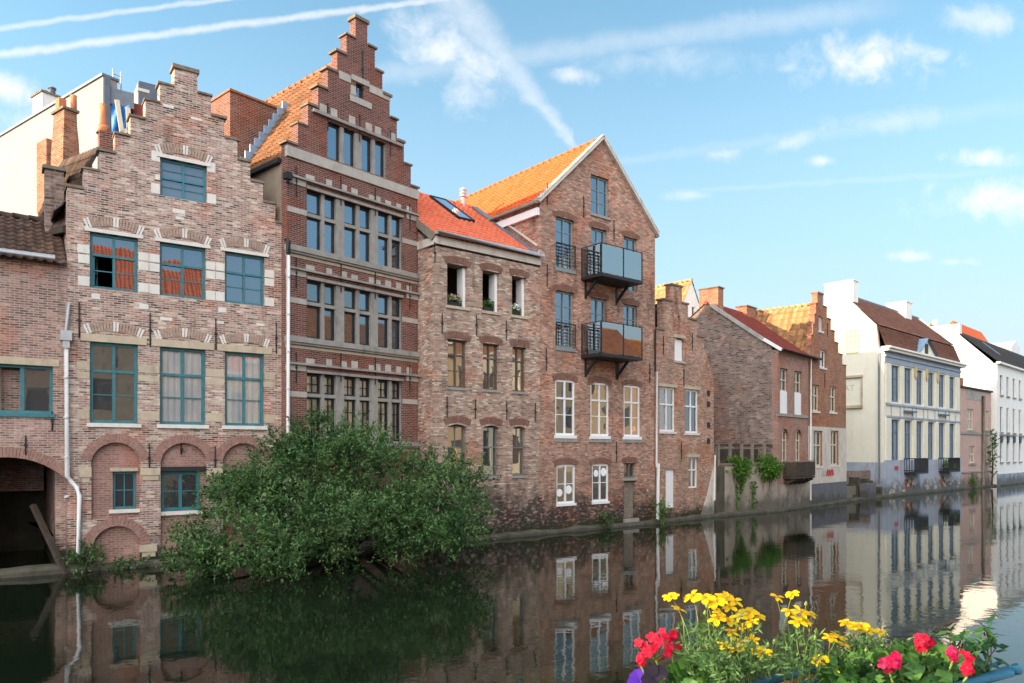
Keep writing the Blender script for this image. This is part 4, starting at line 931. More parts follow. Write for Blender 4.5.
flower_box(S5, 'flower_box', 'pale pink flower box in the first open loggia, beside the red gable', LCOL[0][0]+.1, LCOL[0][1]-.2, .1, LR1[0]+.002, 'pink')
flower_box(S5, 'flower_box', 'leafy green plant box in the middle open loggia', LCOL[1][0]+.12, LCOL[1][1]-.2, .1, LR1[0]+.002, 'green')
flower_box(S5, 'flower_box', 'white flower box behind bars in the loggia nearest the balconies', LCOL[2][0]+.05, LCOL[2][1]-.2, .1, LR1[0]+.002, 'white')

def balcony(H, z0, z1, xa, xb, label):
    """steel platform on two brackets, glass on three sides"""
    yf = -1.12; b = MB(); b.box(xa, xb, yf, -.005, z0-.11, z0); p = b.build('balcony', 'iron', H, label=label)
    b = MB(); b.box(xa+.02, xb-.02, yf+.02, yf+.035, z0+.03, z1); b.build('glass_panel', 'g_rail', p)
    for xx in (xa+.02, xb-.03):
        b = MB(); b.box(xx, xx+.014, yf+.06, -.05, z0+.03, z1); b.build('glass_panel', 'g_rail', p)
    b = MB(); xm = xa+(xb-xa)*.52
    for xx, yy in ((xa, yf), (xm, yf), (xb-.05, yf), (xa, -.06), (xb-.05, -.06)): b.box(xx, xx+.035, yy, yy+.035, z0+.001, z1+.03)
    b.beam((xa, yf+.025, z1+.04), (xb, yf+.025, z1+.04), .035, .025); b.beam((xa+.025, yf, z1+.04), (xa+.025, 0, z1+.04), .03, .025); b.beam((xb-.025, yf, z1+.04), (xb-.025, 0, z1+.04), .03, .025); b.build('railing', 'iron', p)
    for xx in (xa+.25, xb-.35):
        b = MB(); b.beam((xx, -.0, z0-.72), (xx, -.62, z0-.14), .07, .1); b.box(xx-.05, xx+.05, -.03, .02, z0-.82, z0-.115); b.build('bracket', 'iron', p)
def gabled_house():
    H = house('gabled_house', 'tall gabled brick house with bright orange roof and two glass balconies', S5)
    x = S5.x; z = S5.z; x0, x1 = 0., X5R; th = .4; ze, za = 12.78, 15.95
    cx = 3.33
    cols = [(.80, 1.80), (2.74, 3.72), (4.66, 5.62)]
    at = (2.72, 3.78, 12.76, 14.33)
    rw1, rw2 = (10.35, 12.24), (7.35, 9.40)
    r3 = (3.84, 6.0); r4 = (1.2, 2.72)
    wn_ = [at, (cols[0][0], cols[0][1], 10.3, 12.26), (cols[1][0], cols[1][1]-.08, 9.95, 12.22), (cols[2][0], cols[2][1]-.1, 9.95, 12.2),
           (cols[0][0], cols[0][1], 7.25, 9.43), (cols[1][0], cols[1][1]-.08, 7.0, 9.40), (cols[2][0], cols[2][1]-.1, 7.0, 9.38)]
    w3 = [(.78, 1.84, *r3), (2.70, 3.78, r3[0], 6.0), (4.66, 5.70, *r3)]
    w4 = [(.85, 1.86, *r4), (2.79, 3.76, *r4)]
    door = (4.68, 5.42, .42, 2.74)
    holes = [rect(*w) for w in wn_]+[rect(*w3[0]), arch(w3[1][0], w3[1][1], r3[0], r3[1]-.12, .14), rect(*w3[2])]+[rect(*w) for w in w4]+[rect(*door)]
    b = MB(); b.wall([(x0, -.8), (x1, -.8), (x1, ze), (cx, za), (x0, ze)], holes, 0, th, .2); b.build('wall', 'b_gable', H)
    sidebox(H, x0, x1, th, 11, ze, 'b_gable')
    b = MB(); b.prism([(x0, ze+.01), (x1, ze+.01), (cx, za)], 10.7, 10.98); b.build('rear_gable', 'b_gable', H)
    rf = gable_roof(H, x0, x1, ze-.08, za-.08, -.03, 11.1, 't_orange', xr=cx, ov=.14, rib=.23, row=.33)
    b = MB()
    for xe, s in ((x0, -1), (x1, 1)):
        e = Vector((xe-cx, 0, ze-za)).normalized()*.18
        b.beam((cx, -.045, za-.06), (xe+e.x, -.045, ze+e.z-.06), .09, .2, up=(0, 1, 0))
        b.beam((cx, -.07, za+.05), (xe+e.x, -.07, ze+e.z+.05), .16, .05, up=(-(ze-za)*s, 0, abs(xe-cx)))
    b.build('verge_board', 'white_wash', H)
    b = MB(); b.box(x0-.12, x0-.004, .02, 11, ze-.66, ze-.38); b.build('fascia', 'white_paint', H)
    b = MB(); b.tube([(x0-.2, -.06, ze-.2), (x0-.2, 11, ze-.2)], .075, 8); b.build('gutter', 'wood_grey', H)
    b = MB(); b.tube([(x1+.17, -.06, ze-.2), (x1+.17, 11, ze-.2)], .07, 8); b.build('gutter', 'zinc', H)
    # lead valley where the low roof dies against this wall
    b = MB(); b.beam((-.03, .0, 10.62), (-.03, 4.1, 13.45), .07, .34, up=(1, 0, 0)); b.build('flashing', 'lead', H)
    b = MB(); b.beam((-.035, .1, 10.98), (-.035, 2.3, 12.5), .06, .12, up=(1, 0, 0)); b.build('flashing', 'white_wash', H)
    g2 = dict(fm='sage_paint', fw=.07)
    window(H, *wn_[0], .11, pane='g_sky', trans=(), bars=((.33, 0, 1), (.66, 0, 1)), sill=('stone_grey', .05, .1, .05), **g2)
    for i in (1, 4):
        w = wn_[i]; f = window(H, *w, .11, pane='g_sky', trans=(), bars=((.25, 0, 1), (.5, 0, 1), (.75, 0, 1)), sill=('sage_paint', .04, .14, .04), **g2)
        b = MB(); zt = w[2]+.92
        for k in range(7): b.tube([(w[0]-.02, -.06, zt-.13*k), (w[1]+.03, -.06, zt-.13*k)], .026 if k == 0 else .012, 6)
        for k in range(3): xx = w[0]+(w[1]-w[0])*(k/2); b.tube([(xx, -.06, zt), (xx, -.06, w[2]+.08)], .018, 6)
        b.build('railing', 'iron', f)
    for i in (2, 3, 5, 6): window(H, *wn_[i], .11, pane='g_sky', trans=(), bars=((.28, 0, 1), (.52, 0, 1), (.76, 0, 1)), **g2)
    for i, w in enumerate(w3):
        window(H, w[0]+.005, w[1]-.005, w[2]+.005, w[3]-.005, .04, .085, 'white_paint', ('g_mid', 'g_warm', 'g_warm')[i], trans=(.68,), bars=((.36, 0, 1),), sill=('white_paint', .06, .12, .05), mw=.075)
        b = MB(); b.box(w[0]-.1, w[1]+.14, -.03, .1, w[2]-.25, w[2]-.125); b.build('stone_sill', 'stone_grey', H)
    for i, w in enumerate(w4):
        f = window(H, w[0]+.005, w[1]-.005, w[2]+.005, w[3]-.005, .04, .075, 'white_paint', 'g_warm' if i == 0 else 'g_mid', trans=(), bars=((.5, 0, 1),), sill=('white_paint', .03, .1, .04))
        b = MB()
        for (px_, pz, r) in ((.22, .28, .15), (.7, .35, .17), (.3, .75, .14), (.75, .78, .17))[i*2:i*2+2]:
            cxx, czz = w[0]+(w[1]-w[0])*px_, w[2]+(w[3]-w[2])*pz; b.f([(cxx+r*math.cos(t*.4), .071, czz+r*math.sin(t*.4)) for t in range(16)])
        b.build('window_sticker', 'curtain', f)
    # low water door with a transom light above
    d = door; zt = 2.0; f = window(H, d[0]+.01, d[1]-.01, zt+.12, d[3]-.01, .12, .05, 'grey_paint', 'g_dark', mull=(.55,), trans=(), curtain=None)
    b = MB(); b.box(d[0]-.1, d[1]+.1, -.02, .14, zt, zt+.115); b.build('stone_transom', 'stone_grey', H)
    b = MB()
    for k in range(7): b.box(d[0]+.01, d[0]+.44, .13, .16, d[2]+.01+k*.22, d[2]+.215+k*.22)
    b.box(d[0]+.445, d[1]-.01, .15, .17, d[2]+.01, zt-.01); b.build('door', 'wood_grey', H)
    b = MB(); b.box(d[0]-.06, d[1]+.1, -.1, .19, d[2]-.16, d[2]-.003); b.build('door_step', 'stone_grey', H)
    for w in wn_[1:]+w3:
        c = (w[0]+w[1])/2; wd = w[1]-w[0]; rr = 1.6; a = math.asin((wd/2+.1)/rr); b = MB(); b.vouss(c, w[3]+.04-rr, rr, rr+.22, -a, a, 13, -.01, .08, gap=.18); b.build('arch', 'vouss_brown', H)
    for w in w4+[door]: 
        c = (w[0]+w[1])/2; wd = w[1]-w[0]; rr = 1.6; a = math.asin((wd/2+.1)/rr); b = MB(); b.vouss(c, w[3]+.04-rr, rr, rr+.22, -a, a, 13, -.01, .08, gap=.18); b.build('arch', 'vouss_brown', H)
    balcony(H, 10.08, 11.2, 2.16, 4.56, 'upper glass balcony on black steel brackets'); balcony(H, 7.0, 8.2, 2.16, 4.56, 'lower glass balcony on black steel brackets')
    anchors(H, [(.3, 6.7), (2.3, 12.9), (4.05, 12.3), (.35, 9.9), (4.3, 6.6), (6.3, 6.6), (.35, 13.0), (4.2, 3.2)], .85)
    b = MB()
    for xx, zz in ((.45, 3.1), (2.4, 3.05), (4.5, 2.6), (5.75, 2.5), (6.1, 1.5)): b.box(xx, xx+.1, -.02, .05, zz, zz+.12)
    b.split('stone_block', 'stone', H)
    xx = X5R-.06; b = MB(); b.tube([(xx+.02, -.12, z(656, 372)), (xx+.02, -.12, 2.6), (xx+.08, -.12, 2.45)], .05, 10); b.tube([(xx+.1, -.13, 2.7), (xx+.1, -.13, .1)], .085, 10); b.build('downpipe', 'white_pipe', H)
    b = MB(); b.tube([(xx, -.07, z(656, 330)), (xx, -.07, z(656, 372))], .04, 10); b.build('downpipe', 'iron', H)
GS = K5
gabled_house()
GS = 1.
# ------------------------------------------------------------------ narrow house with the worn stepped gable
def narrow_house():
    H = house('stepped_gable_house', 'narrow worn brick house with small weathered stepped gable and white shutters', S6)
    x = S6.x; z = S6.z; W = W6-.02; th = .35; xl = .02
    zs = [z(660, 330), z(669, 301), z(676, 286), z(684, 304), z(693, 320), z(700, 337)]
    X = [x(u) for u in (656.5, 667, 672, 682, 688, 697, 704)]
    outl = [(xl, -.8), (W, -.8), (W, z(713, 385)), (W-.12, z(712, 372)), (X[6], zs[5]-.5), (X[6], zs[5]), (X[5], zs[5]), (X[5], zs[4]), (X[4], zs[4]), (X[4], zs[3]), (X[3], zs[3]), (X[3], zs[2]), (X[2], zs[2]), (X[2], zs[1]), (X[1]-.25, zs[1]), (X[1]-.25, zs[0]-.0), (X[0], zs[0]), (X[0], z(656, 345)), (xl, z(656, 345))]
    wt = (x(674.6), x(684), z(679, 361), z(679, 338)); wa = (x(659.5), x(675.5), z(667, 431.5), z(667, 387)); wb = (x(685), x(698.7), z(692, 433), z(692, 389.5))
    dr = (x(665.7), x(674.5), z(670, 508), z(670, 469.5)); wc = (x(688.5), x(698), z(693, 488), z(693, 457.5)); ni = (x(678), x(680.5), z(679, 320), z(679, 316))
    holes = [arch(wt[0], wt[1], wt[2], wt[3]-.1, .1), rect(*wa), rect(*wb), rect(*dr), rect(*wc), rect(*ni)]
    b = MB(); b.wall(outl, holes, 0, th, .2); b.build('wall', 'b_narrow', H)
    sidebox(H, xl, W, th, 9.9, z(713, 385)-.1, 'b_rubble')
    gable_roof(H, xl-.05, W, z(656, 350), zs[1]+.0, th+.01, 8, 't_slate', xr=x(677))
    b = MB()
    for (a, c, zz) in ((X[0], X[1]-.26, zs[0]), (X[1]-.25, X[2]-.01, zs[1]), (X[2], X[3], zs[2]), (X[3]+.01, X[4], zs[3]), (X[4]+.01, X[5], zs[4]), (X[5]+.01, X[6], zs[5]), (xl, X[0]-.01, z(656, 345))): b.box(a-.05, c+.04, -.05, th+.05, zz+.002, zz+.08)
    b.split('coping', 'coping', H)
    b = MB(); b.box(wt[0]+.02, wt[1]-.02, .1, .14, wt[2]+.02, wt[3]-.06); b.build('shutter', 'white_paint', H); b = MB(); b.box(wt[0]-.06, wt[1]+.06, -.05, .1, wt[2]-.1, wt[2]-.003); b.build('sill', 'stone', H)
    for w in (wa, wb): window(H, *w, .08, .085, 'white_paint', 'g_warm' if w is wa else 'g_mid', trans=(.62,), sill=('stone_white', .05, .1, .04))
    window(H, *wc, .08, .07, 'white_paint', 'g_warm', mull=(.5,), trans=(.6,))
    b = MB(); b.box(dr[0]+.01, dr[1]-.01, .06, .1, dr[2]+.01, dr[3]-.01); b.build('door', 'white_paint', H)
    b = MB()
    for w in (wt, wa, wb, wc): b.box(w[0]-.12, w[1]+.12, -.03, .1, w[3]+.004, w[3]+.14)
    b.split('lintel', 'stone_tan', H)
    b = MB(); b.prism([(x(700), .15), (W-.01, .15), (W-.01, 2.6), (x(711), 2.0), (x(707), 1.2)], -.03, .05); b.build('render_patch', 'white_wash', H)
    anchors(H, [(x(663), z(663, 345)), (x(683.5), z(683, 378)), (x(681), z(681, 451)), (x(692), z(692, 342))], .8)
    b = MB()
    for v in (393, 404, 425, 441): b.box(x(707), x(709.5), -.04, .05, z(708, v)-.12, z(708, v)+.12)
    b.split('iron_fixing', 'iron', H)
    b = MB(); b.tube([(W-.02, -.06, z(712, 455)), (W-.02, -.06, .9)], .05, 8); b.build('downpipe', 'white_pipe', H)
GS = K5
narrow_house()
GS = 1.
def white_gable():
    y = 9.; T = on(S6, 'white_house', 'white gabled house with sandy tile roof behind the narrow brick house', 'house', 0, y); s = Site(S6.w(0, y), .95)
    xa, xc = s.x(653) - 2.5, s.x(691.5); za = s.z(691, 281); xr = 2*xc-xa; ze = s.z(701, 312)-1.0; xe = xr
    k = (za-s.z(701, 311))/(s.x(701)-xc); ze = za-k*(xr-xc)
    b = MB(); b.wall([(xa, 0), (xr, 0), (xr, ze), (xc, za), (xa, ze)], [rect(s.x(692), s.x(694.5), s.z(693, 317), s.z(693, 307))], 0, .3, .2); b.build('wall', 'render_white', T)
    sidebox(T, xa, xr, .3, 9, ze-.1, 'render_white', zb=0)
    w = (s.x(692), s.x(694.5), s.z(693, 317), s.z(693, 307)); window(T, *w, .1, .06, 'dark_frame', 'g_dark', mull=(), trans=())
    gable_roof(T, xa, xr, ze+.05, za+.06, -.05, 9, 't_golden', xr=xc, rib=.4, row=.45, ov=.2, amp=.07)
white_gable()

# ------------------------------------------------------------------ house with the long bare side wall and maroon roof
def side_wall_house():
    H = house('brick_house', 'rose brick house with maroon roof and long bare rubble side wall', S7)
    x = S7.x; z = S7.z; W = X7R; th = .35; ze = z(778, 349.5); yr, zr = S7.yz(706, 304, 0)
    r1 = (z(784, 413.5), z(784, 368.5)); r2 = (z(785, 462), z(785, 429))
    ca, cb = (x(780), x(788)), (x(794.5), x(802)); a1, a2 = (x(781.5), x(788.3)), (x(795.5), x(801.5))
    holes = [rect(*ca, *r1), rect(*cb, *r1), arch(*a1, r2[0], r2[1]-.4, .4), arch(*a2, r2[0], r2[1]-.4, .4)]
    b = MB(); b.wall([(0, -.8), (W, -.8), (W, ze), (0, ze)], holes, 0, th, .22); b.build('wall', 'b_rose', H)
    yb = 2*yr; b = MB(); b.prism_y([(th, -.8), (yb, -.8), (yb, ze), (yr, zr), (th, ze+.22)], 0, .3); b.build('gable_wall', 'b_rubble', H)
    b = MB(); b.box(W-.3, W, th, yb, -.8, ze-.1); b.box(.3, W-.3, yb-.3, yb-.02, -.8, ze-.1); b.build('side_wall', 'b_rubble', H)
    front_roof(H, -.06, x(818), -.0, ze+.05, yr, zr+.05, yb, ze, 't_maroon', ov=.32, rib=.2, row=.22)
    b = MB(); b.tube([(-.1, -.3, ze-.02), (x(817), -.3, ze-.04)], .06, 8); b.build('gutter', 'wood_dark', H)
    b = MB(); b.beam((-.1, -.25, ze-.05), (-.1, .75, ze+.62), .1, .16); b.build('verge_board', 'white_paint', H)
    b = MB(); b.beam((-.04, .7, ze+.55), (-.04, yr-.3, zr-.08), .1, .2); b.build('verge_mortar', 'cement', H)
    yc0, zc = S7.yz(722, 296, .1); chimney(H, .02, .65, yr-.75, yr+.45, zr-.5, z(720, 293.5, yr), 'b_orange', 'coping', caph=.06)
    chimney(H, x(741.5, yr), x(751, yr), yr-.35, yr+.35, zr-.4, z(746, 308, yr), 'b_orange', 'coping', caph=.06)
    for c in (ca, cb):
        zm = r1[0]+(r1[1]-r1[0])*.5; f = window(H, c[0]+.01, c[1]-.01, zm, r1[1]-.01, .12, .06, 'cream_paint', 'g_mid', mull=(.5,), trans=(.5,))
        b = MB(); b.box(c[0]+.01, c[1]-.01, .05, .1, r1[0]+.01, zm-.003); b.build('panel', 'white_paint', f)
    for c in (a1, a2): window(H, c[0]+.01, c[1]-.01, r2[0]+.01, r2[1]-.06, .12, .07, 'cream_paint', 'g_mid', mull=(.5,), trans=(.7,), bars=((.35, 0, 1),))
    b = MB()
    for c in (a1, a2): cx, cz, rr, an = arcparams(*c, r2[1]-.4, .38); b.vouss(cx, cz, rr+.03, rr+.24, -1.5, 1.5, 12, -.015, .1)
    b.build('arch', 'vouss', H)
    b = MB(); b.box(-.01, W, -.06, .1, r1[0]-.16, r1[0]-.02); b.box(-.01, W, -.05, .1, ze-.2, ze-.02); b.split('string_course', 'stone_grey', H)
    # wooden balcony over the water
    bd = -.7; za, zb = z(795, 479, bd), z(795, 461.5, bd); xa, xb = x(783), x(815, bd); zk = za+.12
    b = MB(); b.box(xa, xb, bd, -.01, zk-.12, zk); p = b.build('balcony', 'wood_dark', H); b = MB()
    n = 16
    for k in range(n): xx = xa+(xb-xa)*k/n; b.box(xx+.01, xx+(xb-xa)/n-.012, bd-.02, bd+.02, zk+.02, zb-.05)
    for k in range(3): yy = bd+.03+k*.22; b.box(xa-.02, xa+.02, yy+.01, yy+.2, zk+.02, zb-.05); b.box(xb-.02, xb+.02, yy+.01, yy+.2, zk+.02, zb-.05)
    b.build('boarding', 'wood_dark', p); b = MB(); b.beam((xa, bd, zb), (xb, bd, zb), .09, .07); b.beam((xb, bd, zb), (xb, 0, zb), .09, .07); b.beam((xa, bd, zb), (xa, 0, zb), .09, .07); b.build('handrail', 'wood_grey', p)
    for k in range(5): xx = xa+.15+(xb-xa-.3)*k/4; b = MB(); b.beam((xx, -.0, zk-.42), (xx, -.62, zk-.14), .12, .16); b.build('bracket', 'wood_dark', p)
    b = MB(); xx = x(809); b.tube([(xx, -.1, ze-.1), (xx, -.1, .4)], .055, 8); b.build('downpipe', 'white_pipe', H)
    b = MB(); b.box(-.02, x(810), -.06, -.004, -.6, z(790, 484)); b.build('base_render', 'quay_render', H)
side_wall_house()
def garden_wall():
    z = SG.z; x = SG.x; zt = z(745, 465); x0, x1 = .25, WG-.03
    T = on(SG, 'quay_wall', 'stained rendered garden wall standing in the water below the fence', 'wall')
    b = MB(); b.box(x0, x1, 0, .45, -.8, zt); b.build('wall', 'quay_render', T); b = MB(); b.box(x0-.04, x1, -.06, .5, zt+.003, zt+.1); b.build('coping', 'coping', T)
    b = MB(); b.box(x0-.01, x0+.55, -.04, -.004, -.6, zt-.05); b.build('pier', 'moss_stone', T)
    b = MB(); b.box(x0, x1, .5, 5, -.8, zt-.15); b.build('terrace', 'earth', T)
    T = on(SG, 'wooden_fence', 'grey post and rail fence on top of the garden wall', 'fence')
    zf = z(740, 443)
    for k, u in enumerate((718, 730, 741.5, 752, 764, 775)):
        b = MB(); xx = x(u, .25); b.box(xx-.06, xx+.06, .18, .3, zt+.1, zf+R.uniform(-.05, .05)); b.build('post', 'wood_grey', T)
    for zz in (zf-.12, zf-.95):
        b = MB(); b.beam((x(716, .3), .33, zz), (x(777, .3), .33, zz), .05, .13); b.build('rail', 'wood_dark', T)
    b = MB(); b.box(x(716, 1.2), x(777, 1.2), 1.1, 1.16, zt+.1, zf-.3); b.build('board_panel', 'wood_dark', T)
    def ivy(label, u, v, ru, rv, n):
        cx, cz = x(u, -.1), z(u, v); Yd = SG.w(cx)[1]; rx, rz = ru/F*Yd*1.25, rv/F*Yd
        T = on(SG, 'ivy_bush', label, 'shrub', cx, 0, 0, 'shrubs hanging over the garden wall')
        V, Fc = shoots([((0, .15, cz), (rx, .6, rz)), ((rx*.35, -.05, cz-.1*rz), (rx*.7, .4, rz*.75))], n, 9, .35, .12, .04, 0, up=.1, gap=-.3, seed=u)
        meshobj('foliage', V, Fc, 'leaf_ivy', T); b = MB()
        for k in range(4): xx = R.uniform(-rx*.4, rx*.4); b.tube([(xx, .0, cz), (xx+.05, -.09, cz-.5), (xx-.05, -.08, max(.5, cz-1.3))], [.03, .02, .01], 5)
        b.build('stem', 'bark', T)
    ivy('smaller yellow green ivy clump hanging over the garden wall', 738, 468, 13, 9, 520); ivy('larger dark ivy clump on the garden wall beside the wooden balcony', 767, 467, 16, 11, 700)
    T = on(SG, 'hanging_creeper', 'thin creeper trailing down the garden wall to the water', 'creeper'); V, Fc = [], []
    for u, v0, v1, n in ((741, 478, 492, 40), (753, 480, 500, 34), (737, 484, 508, 26), (753, 500, 510, 10)):
        for k in range(n):
            f = R.random(); q = Vector((x(u+R.uniform(-3, 3)*(1.1-f), -.05), -.05-R.uniform(0, .12), z(u, v0+(v1-v0)*f)))
            for j in range(3): leaf(V, Fc, q, rdir()-Vector((0, .3, .4)), rdir(), .13, .045)
    meshobj('foliage', V, Fc, 'leaf_ivy', T)
garden_wall()

# ------------------------------------------------------------------ far stepped gable with white ground floor
def gable_far():
    H = house('stepped_gable_house', 'orange brick stepped gable house with whitewashed ground floor and golden roof', S7)
    x = S7.x; z = S7.z; x0, x1 = X7R+.02, X7B; th = .35
    top = (x(817.5), x(823)); z1 = z(820, 294)
    n = 6; z0 = z(846, 366)
    outl, L, Rr = step_outline(x0, x1, -.8, z0, z1, n, *top)
    w = [(x(818.8), x(823), z(821, 331), z(821, 317)), (x(819.7), x(826), z(823, 367.5), z(823, 350)), (x(812.5), x(819.3), z(816, 411), z(816, 385)), (x(829.7), x(836.3), z(833, 412), z(833, 386.5)), (x(813.2), x(822), z(817, 466), z(817, 431)), (x(830.5), x(838.3), z(834, 465), z(834, 431))]
    b = MB(); b.wall(outl, [rect(*q) for q in w], 0, th, .2); b.build('wall', 'b_orange', H)
    sidebox(H, x0, x1, th, 11, z0-.1, 'b_orange')
    gable_roof(H, x0-.1, x1+.1, z0-.05, z1-.55, th+.01, 11, 't_golden', xr=sum(top)/2, rib=.42, row=.45, amp=.085)
    copings(H, L, Rr, 0, th, 'b_orange', .06, .04)
    for i, q in enumerate(w): window(H, *q, .1, .08, 'cream_paint' if i > 1 else 'white_paint', 'g_mid' if i < 4 else 'g_dark', mull=(.5,), trans=(.6,) if i > 1 else (), sill=('stone_white', .06, .12, .05))
    zg, zp = z(830, 427.5), z(830, 482.5)
    b = MB(); o = rect(x0+.01, x1+.01, zp, zg); b.wall(o, [rect(q[0]-.02, q[1]+.02, q[2]-.14, q[3]+.02) for q in w[4:]], -.03, .028, through=(0, 1)); b.build('whitewash', 'white_wash', H)
    b = MB(); b.box(x0+.01, x1+.02, -.05, -.004, -.6, zp-.003); b.build('plinth', 'plinth_grey', H)
    # red and grey sprayed lettering, illegible from here, as rough strokes
    b = MB(); xa, xb, za, zb = x(826), x(833), z(829, 476), z(829, 469.5)
    for k in range(4): xx = xa+(xb-xa)*k/4; b.beam((xx, -.036, za), (xx+.22, -.036, zb), .012, .2, up=(1, 0, 0)); b.beam((xx, -.036, (za+zb)/2), (xx+.35, -.037, (za+zb)/2+.1*(-1)**k), .012, .14, up=(0, 0, 1))
    b.build('graffiti', 'graffiti', H)
    b = MB(); xa, xb = x(821), x(825.5)
    for k in range(3): xx = xa+(xb-xa)*k/3; b.beam((xx, -.036, za), (xx+.16, -.036, zb-.05), .012, .1, up=(1, 0, 0))
    b.build('graffiti', 'graffiti_grey', H)
    anchors(H, [(x(824.5), z(824, 381)), (x(827), z(827, 330))], .9)
gable_far()

# ------------------------------------------------------------------ cream and blue mansion
def mansion():
    H = house('mansion', 'cream and grey blue mansion with brown mansard roof and tall windows', S8)
    x = S8.x; z = S8.z; W = W8; th = .4; ze = z(884, 348)
    yb_, zb_ = S8.yz(876.5, 325, 0); yr, zr = S8.yz(837, 293, 0); D = 2*yr
    cu = [(891, 899.8), (904, 912), (916, 923), (927.6, 934.4), (938.4, 945), (949, 955)]
    cols = [(x(a), x(c)) for a, c in cu]; u1 = (z(895, 402), z(895, 365.5)); l1 = (z(895, 461), z(895, 419.5)); zbase = z(888, 460.5)
    holes = [rect(*c, *u1) for c in cols]+[rect(*c, *l1) for c in cols]
    b = MB(); b.wall([(0, -.8), (W, -.8), (W, ze), (0, ze)], holes, 0, th, .25); b.build('wall', 'render_cream', H)
    b = MB(); b.prism_y([(th, -.8), (D, -.8), (D, ze), (D-yb_, zb_), (yr+.3, zr), (yr-.3, zr), (yb_, zb_), (th, ze)], 0, .35)
    b.build('side_wall', 'render_cream', H); b = MB(); b.prism_y([(th, -.8), (D, -.8), (D, ze), (D-yb_, zb_), (yr+.3, zr), (yr-.3, zr), (yb_, zb_), (th, ze)], W-.35, W); b.box(.35, W-.35, D-.3, D-.02, -.8, ze); b.build('side_wall', 'render_white', H)
    b = MB()                                                        # mansard: steep lower, flatter upper slope, both sides
    def slope(y0, z0, y1, z1): u = Vector((0, y1-y0, z1-z0)); L = u.length; roof_sheet(b, (.02, y0, z0), (1, 0, 0), u, W-.04, L, .24, .3, amp=.02)
    slope(-.1, ze+.12, yb_, zb_+.05); slope(yb_-.18, zb_-.02, yr, zr+.05); slope(D+.1, ze+.1, D-yb_, zb_+.05); slope(D-yb_+.18, zb_-.02, yr, zr+.05)
    rf = b.build('roof', 't_brown', H); r = MB(); ridge_tiles(r, (0, yr, zr+.08), (W, yr, zr+.08), .14); r.build('ridge', 'lead', rf)
    yc = yr; chimney(H, -.02, .8, yc-1.2, yc+.9, zr-.8, z(822, 278, yc), 'render_white', 'render_white', caph=.08)
    xm = x(899, yr); chimney(H, xm-.6, xm+.6, yr-.8, yr+.8, zr-.6, z(899, 304, yr), 'render_white', 'render_white', caph=.08)
    # dormer with blue lead roof and white pediment
    xa, xb_, xc = x(917, -.1), x(936, -.1), x(926, -.1); zt = z(927, 340, -.1); zk = ze+.15
    b = MB(); b.prism([(xa, zk), (xb_, zk), (xc, zt)], -.12, .1); dm = b.build('dormer', 'render_cream', H)
    b = MB(); b.f([(xa-.15, -.3, zk-.05), (xa-.15, yb_+1.0, zk+.1), (xc, yb_+2.2, zt+.14), (xc, -.3, zt+.1)]); b.f([(xa-.15, -.3, zk-.13), (xa-.15, yb_+1.0, zk+.02), (xc, yb_+2.2, zt+.06), (xc, -.3, zt+.02)]); b.build('dormer_roof', 'lead_blue', dm)
    b = MB(); b.f([(xb_+.15, -.3, zk-.05), (xb_+.15, yb_+1.0, zk+.1), (xc, yb_+2.2, zt+.14), (xc, -.3, zt+.1)]); b.f([(xb_+.15, -.3, zk-.13), (xb_+.15, yb_+1.0, zk+.02), (xc, yb_+2.2, zt+.06), (xc, -.3, zt+.02)]); b.build('dormer_roof', 'slate_panel', dm)
    b = MB(); b.box(xc-.3, xc+.3, -.17, -.124, zk+.15, zk+.9); b.build('dormer_window', 'dark_frame', dm)
    # cornice, frieze, strings, pilasters
    b = MB(); b.box(-.3, W+.35, -.55, .1, ze-.02, ze+.1); b.box(-.2, W+.2, -.4, .1, ze-.2, ze-.023); b.build('cornice', 'render_white', H)
    b = MB(); b.box(.01, W-.01, -.06, .1, u1[1]+.1, ze-.203); b.box(.01, W-.01, -.14, .1, u1[1]+.5, u1[1]+.62); b.build('frieze', 'render_blue', H)
    b = MB()
    for zz in (u1[0]-.28, l1[1]+.12): b.box(x(886), W-.01, -.09, .1, zz, zz+.14)
    zl, zh = l1[1]+.26, u1[0]-.28
    for c in cols: b.box(c[0]-.08, c[0]+.02, -.05, .1, zl+.002, zh-.002); b.box(c[1]-.02, c[1]+.08, -.05, .1, zl+.002, zh-.002)
    b.split('string_course', 'render_blue', H)
    b = MB(); pe = [x(884.5)]+[v for c in cols for v in c]+[x(958.5)]
    for i in range(0, len(pe), 2):
        a, c = pe[i]+.12, pe[i+1]-.12
        if c > a: b.box(a, c, -.08, .1, u1[0]-.12, u1[1]+.06); b.box(a, c, -.08, .1, zbase+.02, l1[1]+.08)
    b.split('pilaster', 'render_cream', H)
    b = MB()
    for i in (1, 2, 3): a, c = cols[i][1], cols[i+1][0]; m_ = (a+c)/2; b.prism([(m_-.22, u1[1]-.5), (m_, u1[1]-.8), (m_+.22, u1[1]-.5), (m_+.2, u1[1]+.2), (m_-.2, u1[1]+.2)], -.16, -.084)
    b.split('ornament', 'gold', H)
    for c in cols:
        window(H, *c, *u1, .14, .12, 'blue_paint', 'g_blue', trans=(.68,), bars=((.22, 0, 1), (.45, 0, 1))); window(H, *c, *l1, .14, .14, 'blue_paint', 'g_blue', trans=(.72,), bars=((.24, 0, 1), (.48, 0, 1)))
    b = MB(); o = rect(-.03, W+.02, -.6, zbase); hs = [arch(cols[i][0]-.2, cols[i][1]+.2, z(905, 489), z(905, 479.5), .12) for i in (1, 4)]
    b.wall(o, hs, -.10, .097); b.build('base_render', 'render_bluebase', H)
    b = MB()
    for h in hs: b.box(h[0][0]+.01, h[1][0]-.01, -.03, -.005, h[0][1]+.01, h[2][1]-.02)
    b.split('brick_patch', 'b_orange', H)
